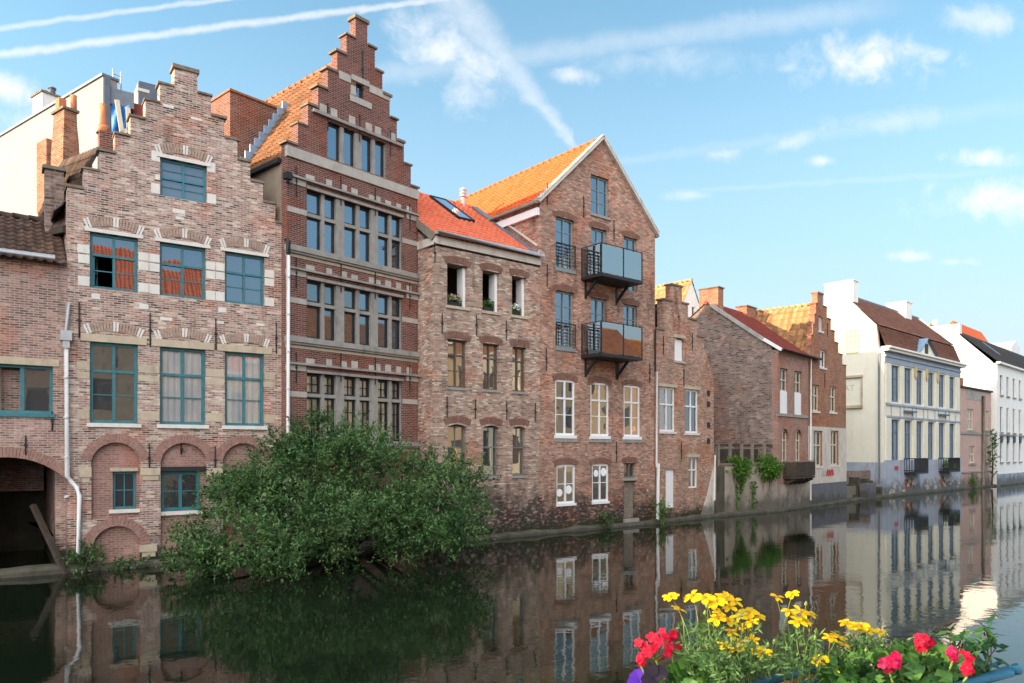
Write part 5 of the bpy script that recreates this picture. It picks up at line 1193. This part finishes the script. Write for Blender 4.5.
    b = MB(); b.box(x(893), x(896.3), -.13, -.103, z(894, 470), z(894, 466)); b.build('vent', 'graffiti', H)
    b = MB()
    for k in range(40):
        xx = R.uniform(.3, W-.5); zz = R.uniform(.2, 1.1); b.box(xx, xx+R.uniform(.25, .7), -.115-R.uniform(0, .02), -.103, zz, zz+R.uniform(.12, .3))
    b.split('exposed_stone', 'cement', H)
    for i in (1, 4):                                               # iron balconies before two of the tall windows
        xa, xb_ = cols[i][0]-.25, cols[i][1]+.9; za, zb = z(909, 472), z(909, 458.5)
        b = MB(); b.box(xa, xb_, -.85, -.1, za-.12, za); p = b.build('balcony', 'iron', H)
        b = MB()
        for k in range(17): xx = xa+(xb_-xa)*k/16; b.tube([(xx, -.82, za), (xx, -.82, zb)], .028, 5)
        for k in range(1, 5): yy = -.82+k*.18; b.tube([(xa, yy, za), (xa, yy, zb)], .028, 5); b.tube([(xb_, yy, za), (xb_, yy, zb)], .028, 5)
        for zz in (zb, za+.12): b.tube([(xa, -.1, zz), (xa, -.82, zz), (xb_, -.82, zz), (xb_, -.1, zz)], .035, 6)
        b.build('railing', 'iron', p)
        b = MB(); b.box(cols[i][0]-.2, cols[i][1]+.25, -.3, -.05, l1[1]+.6, l1[1]+.72); b.build('hood', 'blue_paint', H)
    b = MB(); b.tube([(-.08, .3, ze-.3), (-.08, .3, 1.)], .07, 8); b.build('downpipe', 'lead', H)
    # framed sign panel and bricked up window on the side wall
    y0, za = S8.yz(863, 405, 0); y1, _ = S8.yz(842, 405, 0); _, zb = S8.yz(863, 377, 0)
    b = MB(); b.box(-.16, -.003, y0, y1, za-.2, za); b.box(-.16, -.003, y0, y1, zb, zb+.16); b.box(-.06, -.003, y0+.02, y0+.14, za+.003, zb-.003); b.build('sign_frame', 'stone_tan', H)
    cu_ = bpy.data.curves.new('sign_lettering', 'FONT'); cu_.body = 'NAAT'; cu_.size = .6; cu_.align_x = 'RIGHT'; cu_.extrude = .004
    tmp = bpy.data.objects.new('sign_lettering', cu_); me = bpy.data.meshes.new_from_object(tmp); bpy.data.objects.remove(tmp); me.materials.clear(); me.materials.append(MATS['sign_grey'])
    so = bpy.data.objects.new('sign_lettering', me); C.objects.link(so); so.parent = H; yt, zt_ = S8.yz(854.5, 390.5, 0); so.location = (-.012, yt, zt_); so.rotation_euler = (math.pi/2, 0, -math.pi/2)
    ya, za = S8.yz(858, 352, 0); yb2, zb2 = S8.yz(846, 331, 0); b = MB()
    for k in range(4): yy = ya+(yb2-ya)*k/3; b.box(-.04, -.003, yy-.05, yy+.05, za, zb2)
    for k in range(5): zz = za+(zb2-za)*k/4; b.box(-.045, -.003, ya, yb2, zz-.05, zz+.05)
    b.build('blind_window', 'render_apricot', H)
    b = MB(); yq, zq = S8.yz(846, 462, 0); b.box(-.06, -.004, .02, yq, -.6, zq); b.build('side_base', 'render_bluebase', H)
mansion()
def yard():
    T = on(S8, 'yard_wall', 'dark broken stone yard wall between the whitewashed gable and the mansion', 'wall', 0, 0)
    xa = S8.x(848, .4)-.6; b = MB(); b.box(xa, -.1, .9, 1.3, -.8, 1.9); b.build('wall', 'b_rubble', T)
    b = MB()
    for k in range(26): xx = R.uniform(xa, -.3); s = R.uniform(.15, .4); b.box(xx, xx+s*1.3, .2+R.uniform(-.2, .6), .9, -.6, R.uniform(.2, 1.5))
    b.build('stone_heap', 'moss_stone', T)
    b = MB(); b.box(S8.x(861, .1), S8.x(869, .1), -.35, .2, -.6, S8.z(865, 484, -.2)); b.build('pier', 'plinth_grey', T)
yard()
def plant_box(site, label, xx, y, zz, group, r=.4, n=60, mat='leaf_ivy'):
    T = on(site, 'potted_plant', label, 'plant', xx, y, zz, group); b = MB(); b.tube([(0, 0, 0), (0, 0, .3)], [.13, .18], 10); b.build('pot', 'terracotta', T)
    V, Fc = shoots([((0, 0, .3+r*.7), (r, r, r*.8))], n, 8, .25, .14, .05, 0, gap=-.6); meshobj('foliage', V, Fc, mat, T)
plant_box(S8, 'round green potted plant on the far iron balcony of the mansion', S8.x(949, -.5), -.45, S8.z(949, 472), None)

def pink_house():
    H = house('small_house', 'narrow low pink rendered house between the mansion and the white house', SP)
    x = SP.x; z = SP.z; W = WP; ze = z(975, 390)
    w = [(x(967), x(973.5), z(970, 430), z(970, 409)), (x(969), x(974.8), z(972, 463), z(972, 446)), (x(985), x(988.8), z(987, 430), z(987, 411)), (x(986), x(989.5), z(988, 462), z(988, 448))]
    b = MB(); b.wall([(.02, -.8), (W, -.8), (W, ze), (.02, ze)], [rect(*q) for q in w], 0, .35, .2); b.build('wall', 'render_pink', H)
    sidebox(H, .02, W, .35, 8, ze-.05, 'render_pink')
    b = MB(); b.box(-.0, W+.1, -.15, 8, ze+.003, ze+.16); b.build('coping', 'wood_dark', H)
    for i, q in enumerate(w): window(H, *q, .1, .1, 'cream_paint', 'g_clear', mull=(.5,), trans=(.5,), curtain=('curtain', [(0, 1, 0, 1)]), sill=('stone_grey', .15, .16, .1))
    b = MB(); b.box(.05, W-.02, -.08, .1, z(973, 434.5), z(973, 432)); b.box(.05, W-.02, -.08, .1, z(973, 472.5), z(973, 471)); b.split('string_course', 'stone_grey', H)
    b = MB(); b.tube([(x(981.5), -.18, z(981, 396)), (x(981.5), -.18, .2)], .14, 8); b.build('downpipe', 'wood_grey', H)
    b = MB(); b.box(x(966), x(982), -.02, .05, ze-.9, ze-.05); b.build('stain_board', 'cement', H)
    chimney(H, x(966), x(971), .6, 1.6, ze, z(968, 377), 'b_orange', None, [((x(966)+x(971))/2, 1.1, .16, .9, 'terracotta')])
pink_house()
def white_house():
    H = house('townhouse', 'tall white townhouse with dark tiled roof beyond the pink house', S9)
    x = S9.x; z = S9.z; W = 40.; ze = z(997, 363); yr, zr = S9.yz(957, 333, 0); D = yr*2
    r = [(z(1002, 395), z(1002, 375.5)), (z(1002, 432), z(1002, 407)), (z(1002, 462), z(1002, 441))]
    xs = [x(u) for u in (1000, 1006.2, 1012.5, 1019, 1024)]; st = xs[2]-xs[1]; cols = []
    c0 = xs[0]
    for k in range(13): cols.append((c0+k*st, c0+k*st+.95))
    holes = [rect(*c, *q) for q in r for c in cols]
    b = MB(); b.wall([(0, -.8), (W, -.8), (W, ze), (0, ze)], holes, 0, .4, .25); b.build('wall', 'render_white', H)
    b = MB(); b.prism_y([(.4, -.8), (D, -.8), (D, ze), (yr, zr), (.4, ze+.15)], 0, .35); b.box(W-.3, W, .4, D, -.8, ze); b.box(.35, W-.3, D-.3, D-.02, -.8, ze); b.build('side_wall', 'render_white', H)
    rf = front_roof(H, .02, W, -.1, ze+.1, yr, zr+.08, D, ze+.1, 't_slate', ov=.2, rib=.3, row=.4)
    b = MB(); b.box(-.1, W, -.3, .05, ze-.05, ze+.12); b.build('cornice', 'render_white', H)
    for q in r:
        for c in cols[:8]: window(H, *c, *q, .14, .1, 'grey_paint', 'g_mid', mull=(.5,), trans=(.6,), sill=('stone_grey', .12, .14, .1))
    b = MB(); 
    for a, c in ((0, 2), (3, 5), (6, 8)): b.box(cols[a][0]-.2, cols[c][1]+.2, -.16, .05, r[1][0]-.34, r[1][0]-.2)
    b.split('string_course', 'stone_grey', H)
    for i, c in enumerate(cols[:7]):
        m_ = (c[0]+c[1])/2; b = MB(); zc = z(1004, 438); b.tube([(m_, .0, zc), (m_, -.07, zc)], .48, 14); b.build('shadow_disc', 'dark_frame', H)  # dark disc put on the wall in place of a round shadow
    b = MB(); b.box(-.03, W, -.06, -.004, -.6, z(1000, 474)); b.build('plinth', 'render_bluebase', H)
    chimney(H, .0, .8, yr-.2, yr+2.4, zr-1, z(950, 321, yr), 'render_white', None)
    k = (zr-ze)/(yr+.1)
    for u, v in ((1000, 357),):
        yy = yr*.45; xx = x(u, yy); b = MB(); n = Vector((0, -k, 1)).normalized()
        p = Vector((xx, yy, ze+.1+k*yy+.12)); q = Vector((xx, yy+1.5, ze+.1+k*(yy+1.5)+.12)); b.beam(p, q, .8, .1, up=n); b.build('roof_window', 'lead', rf)
    T = on(S9, 'chimney_stack', 'small orange and white roof stack seen between mansion and white house', 'chimney'); y = yr+5; xa, xb = x(930, y), x(942, y); b = MB(); b.box(xa, xb, y, y+2, 8, z(936, 326, y)); b.build('stack', 't_golden', T)
    b = MB(); xm = x(935, y+.5); b.tube([(xm, y+.5, z(936, 326, y)), (xm, y+.5, z(935, 318, y))], .3, 8); b.build('chimney_pot', 'render_white', T)
    # the orange roof beyond
    y = D+2; T = on(S9, 'orange_roof_house', 'house with sunlit orange roof and pale dormer behind the white townhouse', 'house')
    xa, xb = x(986, y), x(1040, y)+6; zt, zl = z(1003, 341, y+4), z(1005, 375, y)
    b = MB(); b.box(xa, xb, y, y+10, 0, zl); b.build('wall', 'render_apricot', T); xm = x(1013, y)
    b = MB(); b.prism_y([(y, zl-.0), (y+4, zt), (y+10, zl)], xa, xm); b.build('roof', 't_orange', T)
    b = MB(); b.prism([(x(1011, y-.2), zl-3), (x(1019, y-.2), zl-3), (x(1019, y-.2), z(1017, 348, y)), (x(1015, y-.2), z(1015, 342, y)), (x(1011, y-.2), z(1013, 348, y))], y-.3, y+3); b.build('dormer', 'render_white', T)
    b = MB(); b.prism_y([(y-.1, zl-2.0), (y+4, zl+1.2), (y+10, zl)], x(1019.3, y), xb); b.build('roof', 't_orange', T)
white_house()
def climber():
    T = on(S9, 'climbing_plant', 'green climber growing on the white house beside the pink house', 'climber', S9.x(994.5, -.3), -.2, 0)
    zt = S9.z(994, 428); V, Fc = shoots([((0, 0, zt*.55), (.4, .25, zt*.4))], 80, 8, .4, .22, .08, 0, gap=-.2, seed=4.); meshobj('foliage', V, Fc, 'leaf_bush', T)
    b = MB(); b.tube([(0, .1, .2), (.1, .05, zt*.5), (0, .1, zt*.9)], [.08, .05, .02], 6); b.build('stem', 'bark', T)
climber()
# ------------------------------------------------------------------ the big bush at the foot of the walls
def big_bush():
    cx, cy = -4.9, 21.4; T = thing('bush', 'huge dark green bush spilling over the canal in front of the stepped gables', 'bush', (cx, cy, 0))
    def at(u, v, Y): return Vector(((u-CX)/F*Y-cx, Y-cy, CH+(HZ-v)/F*Y))
    spec = [(345, 470, 22.6, 1.8, 1.3, 1.5), (300, 495, 22.0, 1.6, 1.3, 1.5), (400, 490, 22.4, 1.7, 1.3, 1.5), (255, 505, 21.2, 1.3, 1.1, 1.15), (225, 545, 20.0, 1.3, 1.1, .85), (290, 545, 19.8, 1.5, 1.2, 1.0),
            (350, 535, 20.6, 1.7, 1.2, 1.15), (420, 525, 21.6, 1.6, 1.2, 1.2), (455, 515, 23.4, 1.2, 1.0, 1.15), (335, 440, 23.2, 1.1, .9, .75), (440, 478, 23.8, 1.0, .8, .9), (198, 562, 19.6, .65, .7, .42), (474, 485, 24.4, .4, .45, .8), (372, 449, 23.2, 1.0, .8, .7), (305, 452, 23.0, .8, .8, .7)]
    lobes = [(at(u, v, Y), (a, b_, c)) for u, v, Y, a, b_, c in spec]
    clumps = []                                                     # the crown is many separate tufts with dark gaps between them
    for c, r in lobes:
        for k in range(int(7*r[0])+4):
            d = rdir(); d.z = d.z*.8+.15
            if d.y > .55: d.y *= -1
            f = R.uniform(.72, 1.0); s_ = R.uniform(.26, .62)*min(1., .55+.3*r[0]); q = (c[0]+d.x*r[0]*f, c[1]+d.y*r[1]*f, c[2]+d.z*r[2]*f)
            if q[2] > .15: clumps.append((q, (s_*1.15, s_, s_*R.uniform(.6, .95))))
    V, Fc = shoots(clumps, 6600, 13, .46, .135, .029, 0, up=.45, gap=-.2, seed=3., shell=.55, clipf=lambda q: q.z > .06)
    V2, F2 = shoots(lobes, 650, 11, .45, .12, .03, 0, up=.3, gap=-.1, seed=8., shell=.45, clipf=lambda q: q.z > .06)
    k = len(V); V += V2; Fc += [tuple(i+k for i in f) for f in F2]
    # long shoots breaking the outline
    for k in range(120):
        c, r = R.choice(lobes); d = rdir(); d.z = abs(d.z)*.9+.15; d.normalize(); q = Vector((c[0]+d.x*r[0]*.95, c[1]+d.y*r[1]*.95, c[2]+d.z*r[2]*.95))
        L = R.uniform(.35, .95); sd = (d+Vector((0, 0, .35))+rdir()*.35).normalized()
        for j in range(20):
            f = j/20; p = q+sd*L*f-Vector((0, 0, .22*L*f*f)); leaf(V, Fc, p, sd*.6+rdir()*.8, Vector((0, 0, 1))+rdir()*.7, .14*(1-.4*f), .026)
    meshobj('foliage', V, Fc, 'leaf_bush', T)
    root = at(350, 548, 23.4); root.z = -.1
    for i, (c, r) in enumerate(lobes):
        b = MB(); m = root.lerp(c, .5)+Vector((R.uniform(-.2, .2), R.uniform(-.2, .2), .1)); e = c+Vector((R.uniform(-.3, .3), 0, r[2]*.5))
        b.tube([root+Vector((R.uniform(-.6, .6), R.uniform(-.2, .2), 0)), m, c, e], [.09, .065, .04, .015], 7); b.build('limb', 'bark', T)
big_bush()
SK5 = Site(sc(S5.o, K5), .826)
def small_plant(label, site, u, v, r, h, n, group, mat='leaf_bush'):
    T = on(site, 'weed_clump', label, 'weeds', site.x(u, -.25), -.25, .05, group); V, Fc = shoots([((0, 0, h*.5), (r, .25, h*.5))], n, 9, .35, .12, .03, 0, gap=-.5, seed=u); meshobj('foliage', V, Fc, mat, T)
    b = MB(); b.tube([(0, 0, -.1), (.03, 0, h*.5), (0, .05, h)], [.03, .02, .008], 5); b.build('stem', 'bark', T)
small_plant('ragged green weeds growing beside the white rain pipe under the blind arch', S1, 86, 562, .4, .55, 70, 'weeds on the quay foot')
small_plant('low weeds on the footing between the rain pipe and the big bush', S1, 128, 566, .5, .16, 26, 'weeds on the quay foot')
small_plant('narrow dark weed tuft at the foot of the white pipe', SK5, 660, 520, .22, 1.0, 60, 'weeds on the quay foot', 'leaf_ivy')
small_plant('small weed tuft on the footing left of the water door', SK5, 606, 528, .2, .5, 36, 'weeds on the quay foot')
small_plant('yellowish weeds at the foot of the pink house', SP, 974, 482, .5, 1.3, 90, 'weeds on the quay foot', 'leaf_ivy')

# ------------------------------------------------------------------ flowers in the foreground
def fg(u, v, Y): return Vector(((u-CX)/F*Y, Y, CH+(HZ-v)/F*Y))
def petal(b, p, d, n, l, w, m=0, cup=.2):
    d = d.normalized(); s = d.cross(n).normalized(); n = s.cross(d); n = n if n.length else Vector((0, 0, 1))
    row = [(0, .12, 0), (.35, .75, .05), (.7, 1., .0), (1., .55, -.10)]; V = []
    for t, ww, hh in row:
        for k in (-1, 0, 1): V.append(p+d*l*t+s*w*.5*ww*k+n*l*(hh+cup*t*t*.3+(.06 if k == 0 else 0)*-1))
    b.idx(V, [(i*3+k, i*3+k+1, (i+1)*3+k+1, (i+1)*3+k) for i in range(3) for k in range(2)], m, True)
def bloom(b, p, n, r, k=5, w=.9, m=0, ph=None, cup=.2):
    n = n.normalized(); a = n.orthogonal().normalized(); c = n.cross(a); ph = R.uniform(0, 6) if ph is None else ph
    for i in range(k):
        t = ph+2*math.pi*i/k+R.uniform(-.15, .15); d = a*math.cos(t)+c*math.sin(t); petal(b, p, d+n*R.uniform(-.05, .3), n, r*R.uniform(.88, 1.1), r*w, m, cup)
def round_leaf(b, p, d, n, r, lobes_=7):
    """scalloped pelargonium leaf"""
    d = d.normalized(); n = n.normalized(); s = d.cross(n).normalized(); n = s.cross(d); c = p; V = [c-n*r*.12]; k = lobes_*4
    for i in range(k+1):
        t = -2.75+5.5*i/k; rr = r*(1+.07*math.cos(t*lobes_))*(1-.1*abs(t)/2.75); h = .13*r*math.cos(t*lobes_*.5)+.18*r*(i % 2)*.15; V.append(c+d*math.cos(t)*rr+s*math.sin(t)*rr+n*h)
    b.idx(V, [(0, i, i+1) for i in range(1, k+1)], 0, True)
def stem(b, p, q, r, bend=.15, n=6, m=0):
    p, q = Vector(p), Vector(q); L = (q-p).length; o = Vector((R.uniform(-1, 1), R.uniform(-1, 1), 0))*bend*L
    b.tube([p.lerp(q, i/n)+o*math.sin(math.pi*i/n) for i in range(n+1)], [r*(1-.4*i/n) for i in range(n+1)], 6, m)
def geranium(label, heads, leaves, base, mats):
    T = thing('geranium', label, 'flower', base, 0., 'geraniums in the planter'); B0 = Vector(base)
    for hi, (u, v, Y, rw, rh, nfl) in enumerate(heads):
        c = fg(u, v, Y)-B0; b = MB(); sb = MB(); hub = c-Vector((0, 0, rh/F*Y*.9))
        for k in range(nfl):
            d = rdir(); d.y = -abs(d.y)*.9; d *= R.uniform(.45, 1.2); q = c+Vector((d.x*rw/F*Y*.82, d.y*rw/F*Y*.5, d.z*rh/F*Y*.8))
            n = (d*.7+Vector((0, -.75, .25))+rdir()*.3); bloom(b, q, n, .0105*R.uniform(.8, 1.15), 5, .78)
            stem(sb, hub, q, .0011, .1, 3)
        stem(sb, hub, Vector((R.uniform(-.02, .05), .0, -.05)) if len(heads) < 2 else Vector((c.x*.8+.02, 0, -.03)), .0026, .1)
        h = b.build('flower_head', mats[hi % len(mats)], T); sb.build('stalk', 'stem', h)
    b = MB()
    for (u, v, Y, ru, rv, n) in leaves:
        for k in range(n):
            while True:
                a, c_ = R.uniform(-1, 1), R.uniform(-1, 1)
                if a*a+c_*c_ < 1: break
            p = fg(u+a*ru, v+c_*rv, Y+R.uniform(-.09, .12))-B0; d = Vector((a*.8+R.uniform(-.5, .5), R.uniform(-.7, .1), .25-c_*.4+R.uniform(-.3, .3)))
            round_leaf(b, p, d, Vector((R.uniform(-.6, .6), -.75, .75+R.uniform(-.4, .4))), R.uniform(.009, .019))
    b.build('foliage', 'leaf_gera', T)
    b = MB()
    for k in range(14):
        lv = R.choice(leaves); stem(b, (fg(lv[0], 690, lv[2])-B0).to_tuple(), (fg(lv[0]+R.uniform(-1, 1)*lv[3], lv[1]+R.uniform(-.6, .6)*lv[4], lv[2])-B0), .0022, .1)
    b.build('stem', 'stem', T)
YF = 1.5
geranium('bright red geranium with one loose cluster, leftmost flower of the planter', [(656, 647, YF, 24, 15, 16), (669, 634, YF+.01, 10, 8, 6), (641, 660, YF, 4, 7, 4)], [(700, 674, YF+.04, 32, 14, 80), (672, 685, YF+.02, 18, 7, 24)], tuple(fg(690, 700, YF)), ['petal_red', 'petal_red', 'petal_red'])
geranium('crimson pink geranium among dense leaves near the middle of the right clump', [(888, 660, YF-.05, 14, 10, 18)], [(872, 669, YF+.03, 48, 16, 150), (845, 677, YF+.06, 26, 9, 50)], tuple(fg(880, 700, YF)), ['petal_pink'])
geranium('scarlet geranium with small scattered flowers at the right end of the planter', [(924, 641, YF, 11, 9, 9), (967, 664, YF-.04, 6, 14, 8), (953, 654, YF-.02, 5, 7, 5)], [(925, 667, YF+.06, 38, 17, 120), (905, 655, YF+.1, 26, 10, 44)], tuple(fg(935, 700, YF+.05)), ['petal_red', 'petal_red', 'petal_pink'])
def daisies(label, pts, base, fine, buds=()):
    T = thing('yellow_daisy', label, 'flower', base, 0., 'yellow flowers in the planter'); B0 = Vector(base); sb = MB()
    forks = []
    for (u, v, Y, r) in pts:
        c = fg(u, v, Y)-B0; b = MB(); n = Vector((R.uniform(-.4, .4), -.28+R.uniform(-.25, .2), 1.)).normalized()
        bloom(b, c, n, r/F*Y*1.05, R.choice((5, 6, 7, 8)), R.uniform(.5, .68), cup=R.uniform(-.3, .15))
        h = b.build('flower_head', 'petal_yellow', T); d = MB(); k = r/F*Y*.24; a = n.orthogonal().normalized(); e = n.cross(a)
        ring = lambda rr, hh: [c+n*hh+(a*math.cos(t*.785)+e*math.sin(t*.785))*rr for t in range(8)]
        V = ring(k, .001)+ring(k*.75, k*.6)+[c+n*k*.85]; d.idx(V, [(i, (i+1) % 8, 8+(i+1) % 8, 8+i) for i in range(8)]+[(8+i, 8+(i+1) % 8, 16) for i in range(8)], 0, True); d.build('disc', 'disc', h)
        f = Vector((c.x*.72+R.uniform(-.015, .015), c.y*.6, c.z*R.uniform(.45, .65))); stem(sb, f, c-n*.002, .0011, .12, 5); stem(sb, Vector((c.x*.3+R.uniform(-.04, .04), R.uniform(-.03, .03), -.05)), f, .0017, .1, 5)
        b = MB()
    for (u, v, Y) in buds:
        c = fg(u, v, Y)-B0; sb.tube([c-Vector((0, 0, .005)), c, c+Vector((0, 0, .006))], [.001, .0042, .001], 6); stem(sb, Vector((c.x*.75, 0, c.z*.45)), c, .001, .1, 4)
    sb.build('stem', 'stem', T); V, Fc = [], []
    for (u, v, Y, ru, rv, n) in fine:
        for k in range(n):
            q = fg(u+R.gauss(0, .5)*ru, v+R.gauss(0, .5)*rv, Y+R.uniform(-.08, .1))-B0; d0 = (Vector((R.uniform(-1, 1), R.uniform(-.6, .6), .7))).normalized()
            for j in range(7): leaf(V, Fc, q+d0*.004*j, (d0+rdir()*1.0), Vector((0, -.7, .7))+rdir()*.5, R.uniform(.010, .024), .0022)
    meshobj('foliage', V, Fc, 'leaf_fine', T)
daisies('tall mass of yellow daisies beside the red geranium', [(671, 597, YF+.05, 8), (679, 609, YF, 8.5), (692, 596, YF+.05, 10), (704, 598, YF+.03, 11), (716, 602, YF+.02, 10), (726, 598, YF+.06, 10), (734, 601, YF+.05, 9), (719, 613, YF, 8), (730, 607, YF+.03, 8), (717, 619, YF, 9.5), (728, 621, YF+.01, 10), (739, 617, YF+.03, 9), (748, 613, YF+.04, 11), (757, 616, YF+.05, 9), (752, 622, YF+.01, 8), (731, 632, YF+.02, 7), (726, 645, YF-.03, 10), (740, 643, YF, 10), (751, 641, YF+.02, 9), (736, 649, YF-.02, 9), (761, 652, YF-.01, 10.5), (745, 627, YF+.05, 7)],
        tuple(fg(725, 700, YF)), [(725, 668, YF, 40, 22, 190), (712, 640, YF+.04, 26, 18, 46), (750, 668, YF+.02, 26, 18, 80)], [(774, 642, YF), (768, 645, YF), (707, 606, YF), (705, 613, YF)])
daisies('thin airy stems with a few yellow daisies in the middle of the planter', [(777, 597, YF+.05, 7.5), (792, 594, YF+.06, 7), (789, 611, YF+.03, 9), (800, 612, YF+.02, 10), (809, 613, YF+.04, 8), (798, 622, YF, 9.5), (806, 622, YF+.02, 7), (820, 661, YF-.02, 9), (831, 670, YF-.03, 8), (826, 661, YF, 7), (830, 638, YF+.02, 8), (838, 636, YF+.03, 8.5)],
        tuple(fg(800, 700, YF+.02)), [(795, 670, YF+.02, 30, 14, 60), (800, 645, YF+.03, 26, 14, 18)], [(806, 604, YF+.03), (816, 631, YF), (815, 638, YF), (782, 656, YF)])
daisies('yellow daisies leaning over the golden reflection on the right', [(850, 625, YF+.08, 10), (860, 626, YF+.07, 10), (868, 631, YF+.08, 9), (881, 632, YF+.1, 7), (844, 645, YF+.05, 7), (847, 623, YF+.09, 8)], tuple(fg(862, 700, YF+.1)), [(868, 655, YF+.12, 30, 14, 90), (850, 668, YF+.06, 24, 12, 60)], [(866, 650, YF)])
def petunias():
    for (label, u, v, Y, mat, k) in (('violet petunia flower at the bottom edge under the red geranium', 640, 681, YF, 'petal_violet', .95), ('nearly black petunia flower beside the violet petunia', 655, 679, YF-.02, 'petal_dark', 1.)):
        base = fg(u+6, 705, Y); T = thing('petunia', label, 'flower', tuple(base)); c = fg(u, v, Y)-base; b = MB(); bloom(b, c, Vector((-.2, -.8, .5)), .027*k, 5, 1.15, cup=.5); b.build('flower_head', mat, T)
        sb = MB(); stem(sb, Vector((0, 0, -.02)), c+Vector((0, .01, -.005)), .002); sb.build('stem', 'stem', T)
petunias()
def leafy():
    base = fg(960, 705, YF+.12); T = thing('leafy_plant', 'dark leafy plant with pointed leaves at the right end of the planter', 'plant', tuple(base)); V, Fc = [], []; sb = MB(); R2 = R
    tips = [(985, 628, YF+.14, 20), (990, 634, YF+.14, 14), (950, 634, YF+.16, 14), (962, 640, YF+.12, 24), (978, 645, YF+.12, 20), (996, 648, YF+.14, 10), (970, 655, YF+.1, 24), (985, 665, YF+.11, 18), (955, 650, YF+.14, 18), (972, 668, YF+.08, 18), (943, 641, YF+.17, 12), (960, 672, YF+.09, 16)]
    for (u, v, Y, n) in tips:
        c = fg(u, v, Y)-base; r0 = Vector((c.x*.3+R.uniform(-.02, .02), 0, -.02)); stem(sb, r0, c, .0022, .1)
        for k in range(n):
            t = R.uniform(.7, 1.05); p = r0.lerp(c, t); leaf(V, Fc, p, (rdir()+Vector((0, -.2, .35))), Vector((0, -.6, .8))+rdir()*.6, R.uniform(.022, .042), R.uniform(.0045, .008), .2)
    meshobj('foliage', V, Fc, 'leaf_deep', T); sb.build('stem', 'stem_brown', T)
leafy()
def planter():
    p0, p1 = fg(628, 712, YF+.02), fg(985, 712, YF+.06); T = thing('planter', 'blue painted steel planter trough under the flowers', 'planter', (0, 0, 0)); d = (p1-p0).normalized(); s = Vector((-d.y, d.x, 0))
    b = MB(); b.beam(p0-Vector((0, 0, .09)), p1-Vector((0, 0, .09)), .2, .17); b.build('trough', 'planter_blue', T)
    b = MB(); b.beam(p0+d*.01-Vector((0, 0, .004)), p1-d*.01-Vector((0, 0, .004)), .17, .02); b.build('soil', 'soil', T)
    for (a, c, r) in (((738, 690, YF+.1), (817, 667.5, YF+.16), .0105), ((800, 686, YF+.14), (842, 671, YF+.16), .0085), ((935, 694, YF+.03), (1017, 669, YF+.12), .0125), ((940, 684, YF+.08), (1002, 662, YF+.14), .0045)):
        A, B_ = fg(*a), fg(*c); b = MB(); b.tube([A, A.lerp(B_, .9)], r, 14); b.tube([A.lerp(B_, .9), B_], [r*1.04, r*1.04], 14); o = b.build('support_tube', 'planter_blue', T)
        q = MB(); q.tube([B_.lerp(A, .0), B_+(B_-A).normalized()*.003], r*.85, 12); q.build('end_cap', 'iron', o)
planter()

# ------------------------------------------------------------------ houses along the near bank, out of the frame, that the windows and water mirror
def near_bank_house(label, t, w, h, wallmat, roofmat):
    (wx, wy) = rb(t, 5.); T = thing('townhouse', label, 'house', (wx, wy, 0), math.atan2(rbd[1], rbd[0])); b = MB(); n = max(2, int(w/2.4)); holes = []
    for r in range(int((h-1.5)/3.1)):
        for k in range(n): xx = (k+.5)*w/n; holes.append(rect(xx-.55, xx+.55, 2.4+r*3.1, 4.3+r*3.1))
    b.wall([(0, 1.4), (w, 1.4), (w, h), (0, h)], holes, 0, -.3, -.2); b.build('wall', wallmat, T)
    for q in holes: 
        g = MB(); g.box(q[0][0]+.01, q[1][0]-.01, -.17, -.14, q[0][1]+.01, q[2][1]-.01); g.box(q[0][0]-.07, q[1][0]+.07, .003, .04, q[2][1], q[2][1]+.12); g.build('window', 'g_dark', T)
    b = MB(); b.box(0, .25, -9, -.3, 1.4, h); b.box(w-.25, w, -9, -.3, 1.4, h); b.build('side_wall', wallmat, T)
    b = MB(); b.box(-.1, w+.1, -.1, .3, h, h+.25); b.build('cornice', 'render_white', T)
    b = MB(); u = Vector((0, -1, 1.0)).normalized(); roof_sheet(b, (0, .3, h+.2), (1, 0, 0), u, w, 6.5); u = Vector((0, 1, 1.0)).normalized(); roof_sheet(b, (0, -9.2, h+.2), (1, 0, 0), u, w, 6.5); b.build('roof', roofmat, T)
t = -8.
for lab, w, h, wm, rm in (('grey brown near bank house with orange roof, mirrored in the teal windows', 13.9, 11.5, 'plaster_brown', 't_orange'), ('ochre rendered house of the near bank seen only in window reflections', 9, 9, 'render_ochre', 't_orange'), ('white rendered near bank house with old tile roof, mirrored in windows', 8, 10.2, 'render_white', 't_old'), ('ochre near bank house with brown roof, mirrored in windows', 9, 11.6, 'render_ochre', 't_brown'),
                          ('cream near bank house with weathered roof, mirrored in windows', 10, 11.8, 'render_cream', 't_old'), ('deep ochre brown roofed corner house of the near bank, mirrored in windows', 11, 11.2, 'render_ochre', 't_brown'), ('pale apricot end house of the near bank, mirrored in windows', 12, 10.4, 'render_apricot', 't_old')):
    near_bank_house(lab, t, w, h, wm, rm); t += w+.05

# the row goes on beyond the left edge of the frame
H = house('brick_house', 'plain tall brick house further along the row, beyond the passage house', S1)
b = MB(); hs = [rect(-10.6-3*k, -9.5-3*k, zz, zz+1.7) for k in range(9) for zz in (2, 5, 8)]; b.wall([(-37, -.8), (-9.05, -.8), (-9.05, 11.5), (-37, 11.5)], hs, 0, .4, .2); b.build('wall', 'b_left', H); sidebox(H, -37, -9.05, .4, 9, 11.4, 'b_left')
for q in hs:
    g = MB(); g.box(q[0][0]+.01, q[1][0]-.01, .15, .18, q[0][1]+.01, q[2][1]-.01); g.build('window', 'g_sky', H)
front_roof(H, -37, -9.05, -.05, 11.5, 4.5, 15, 9, 11.5, 't_dark')
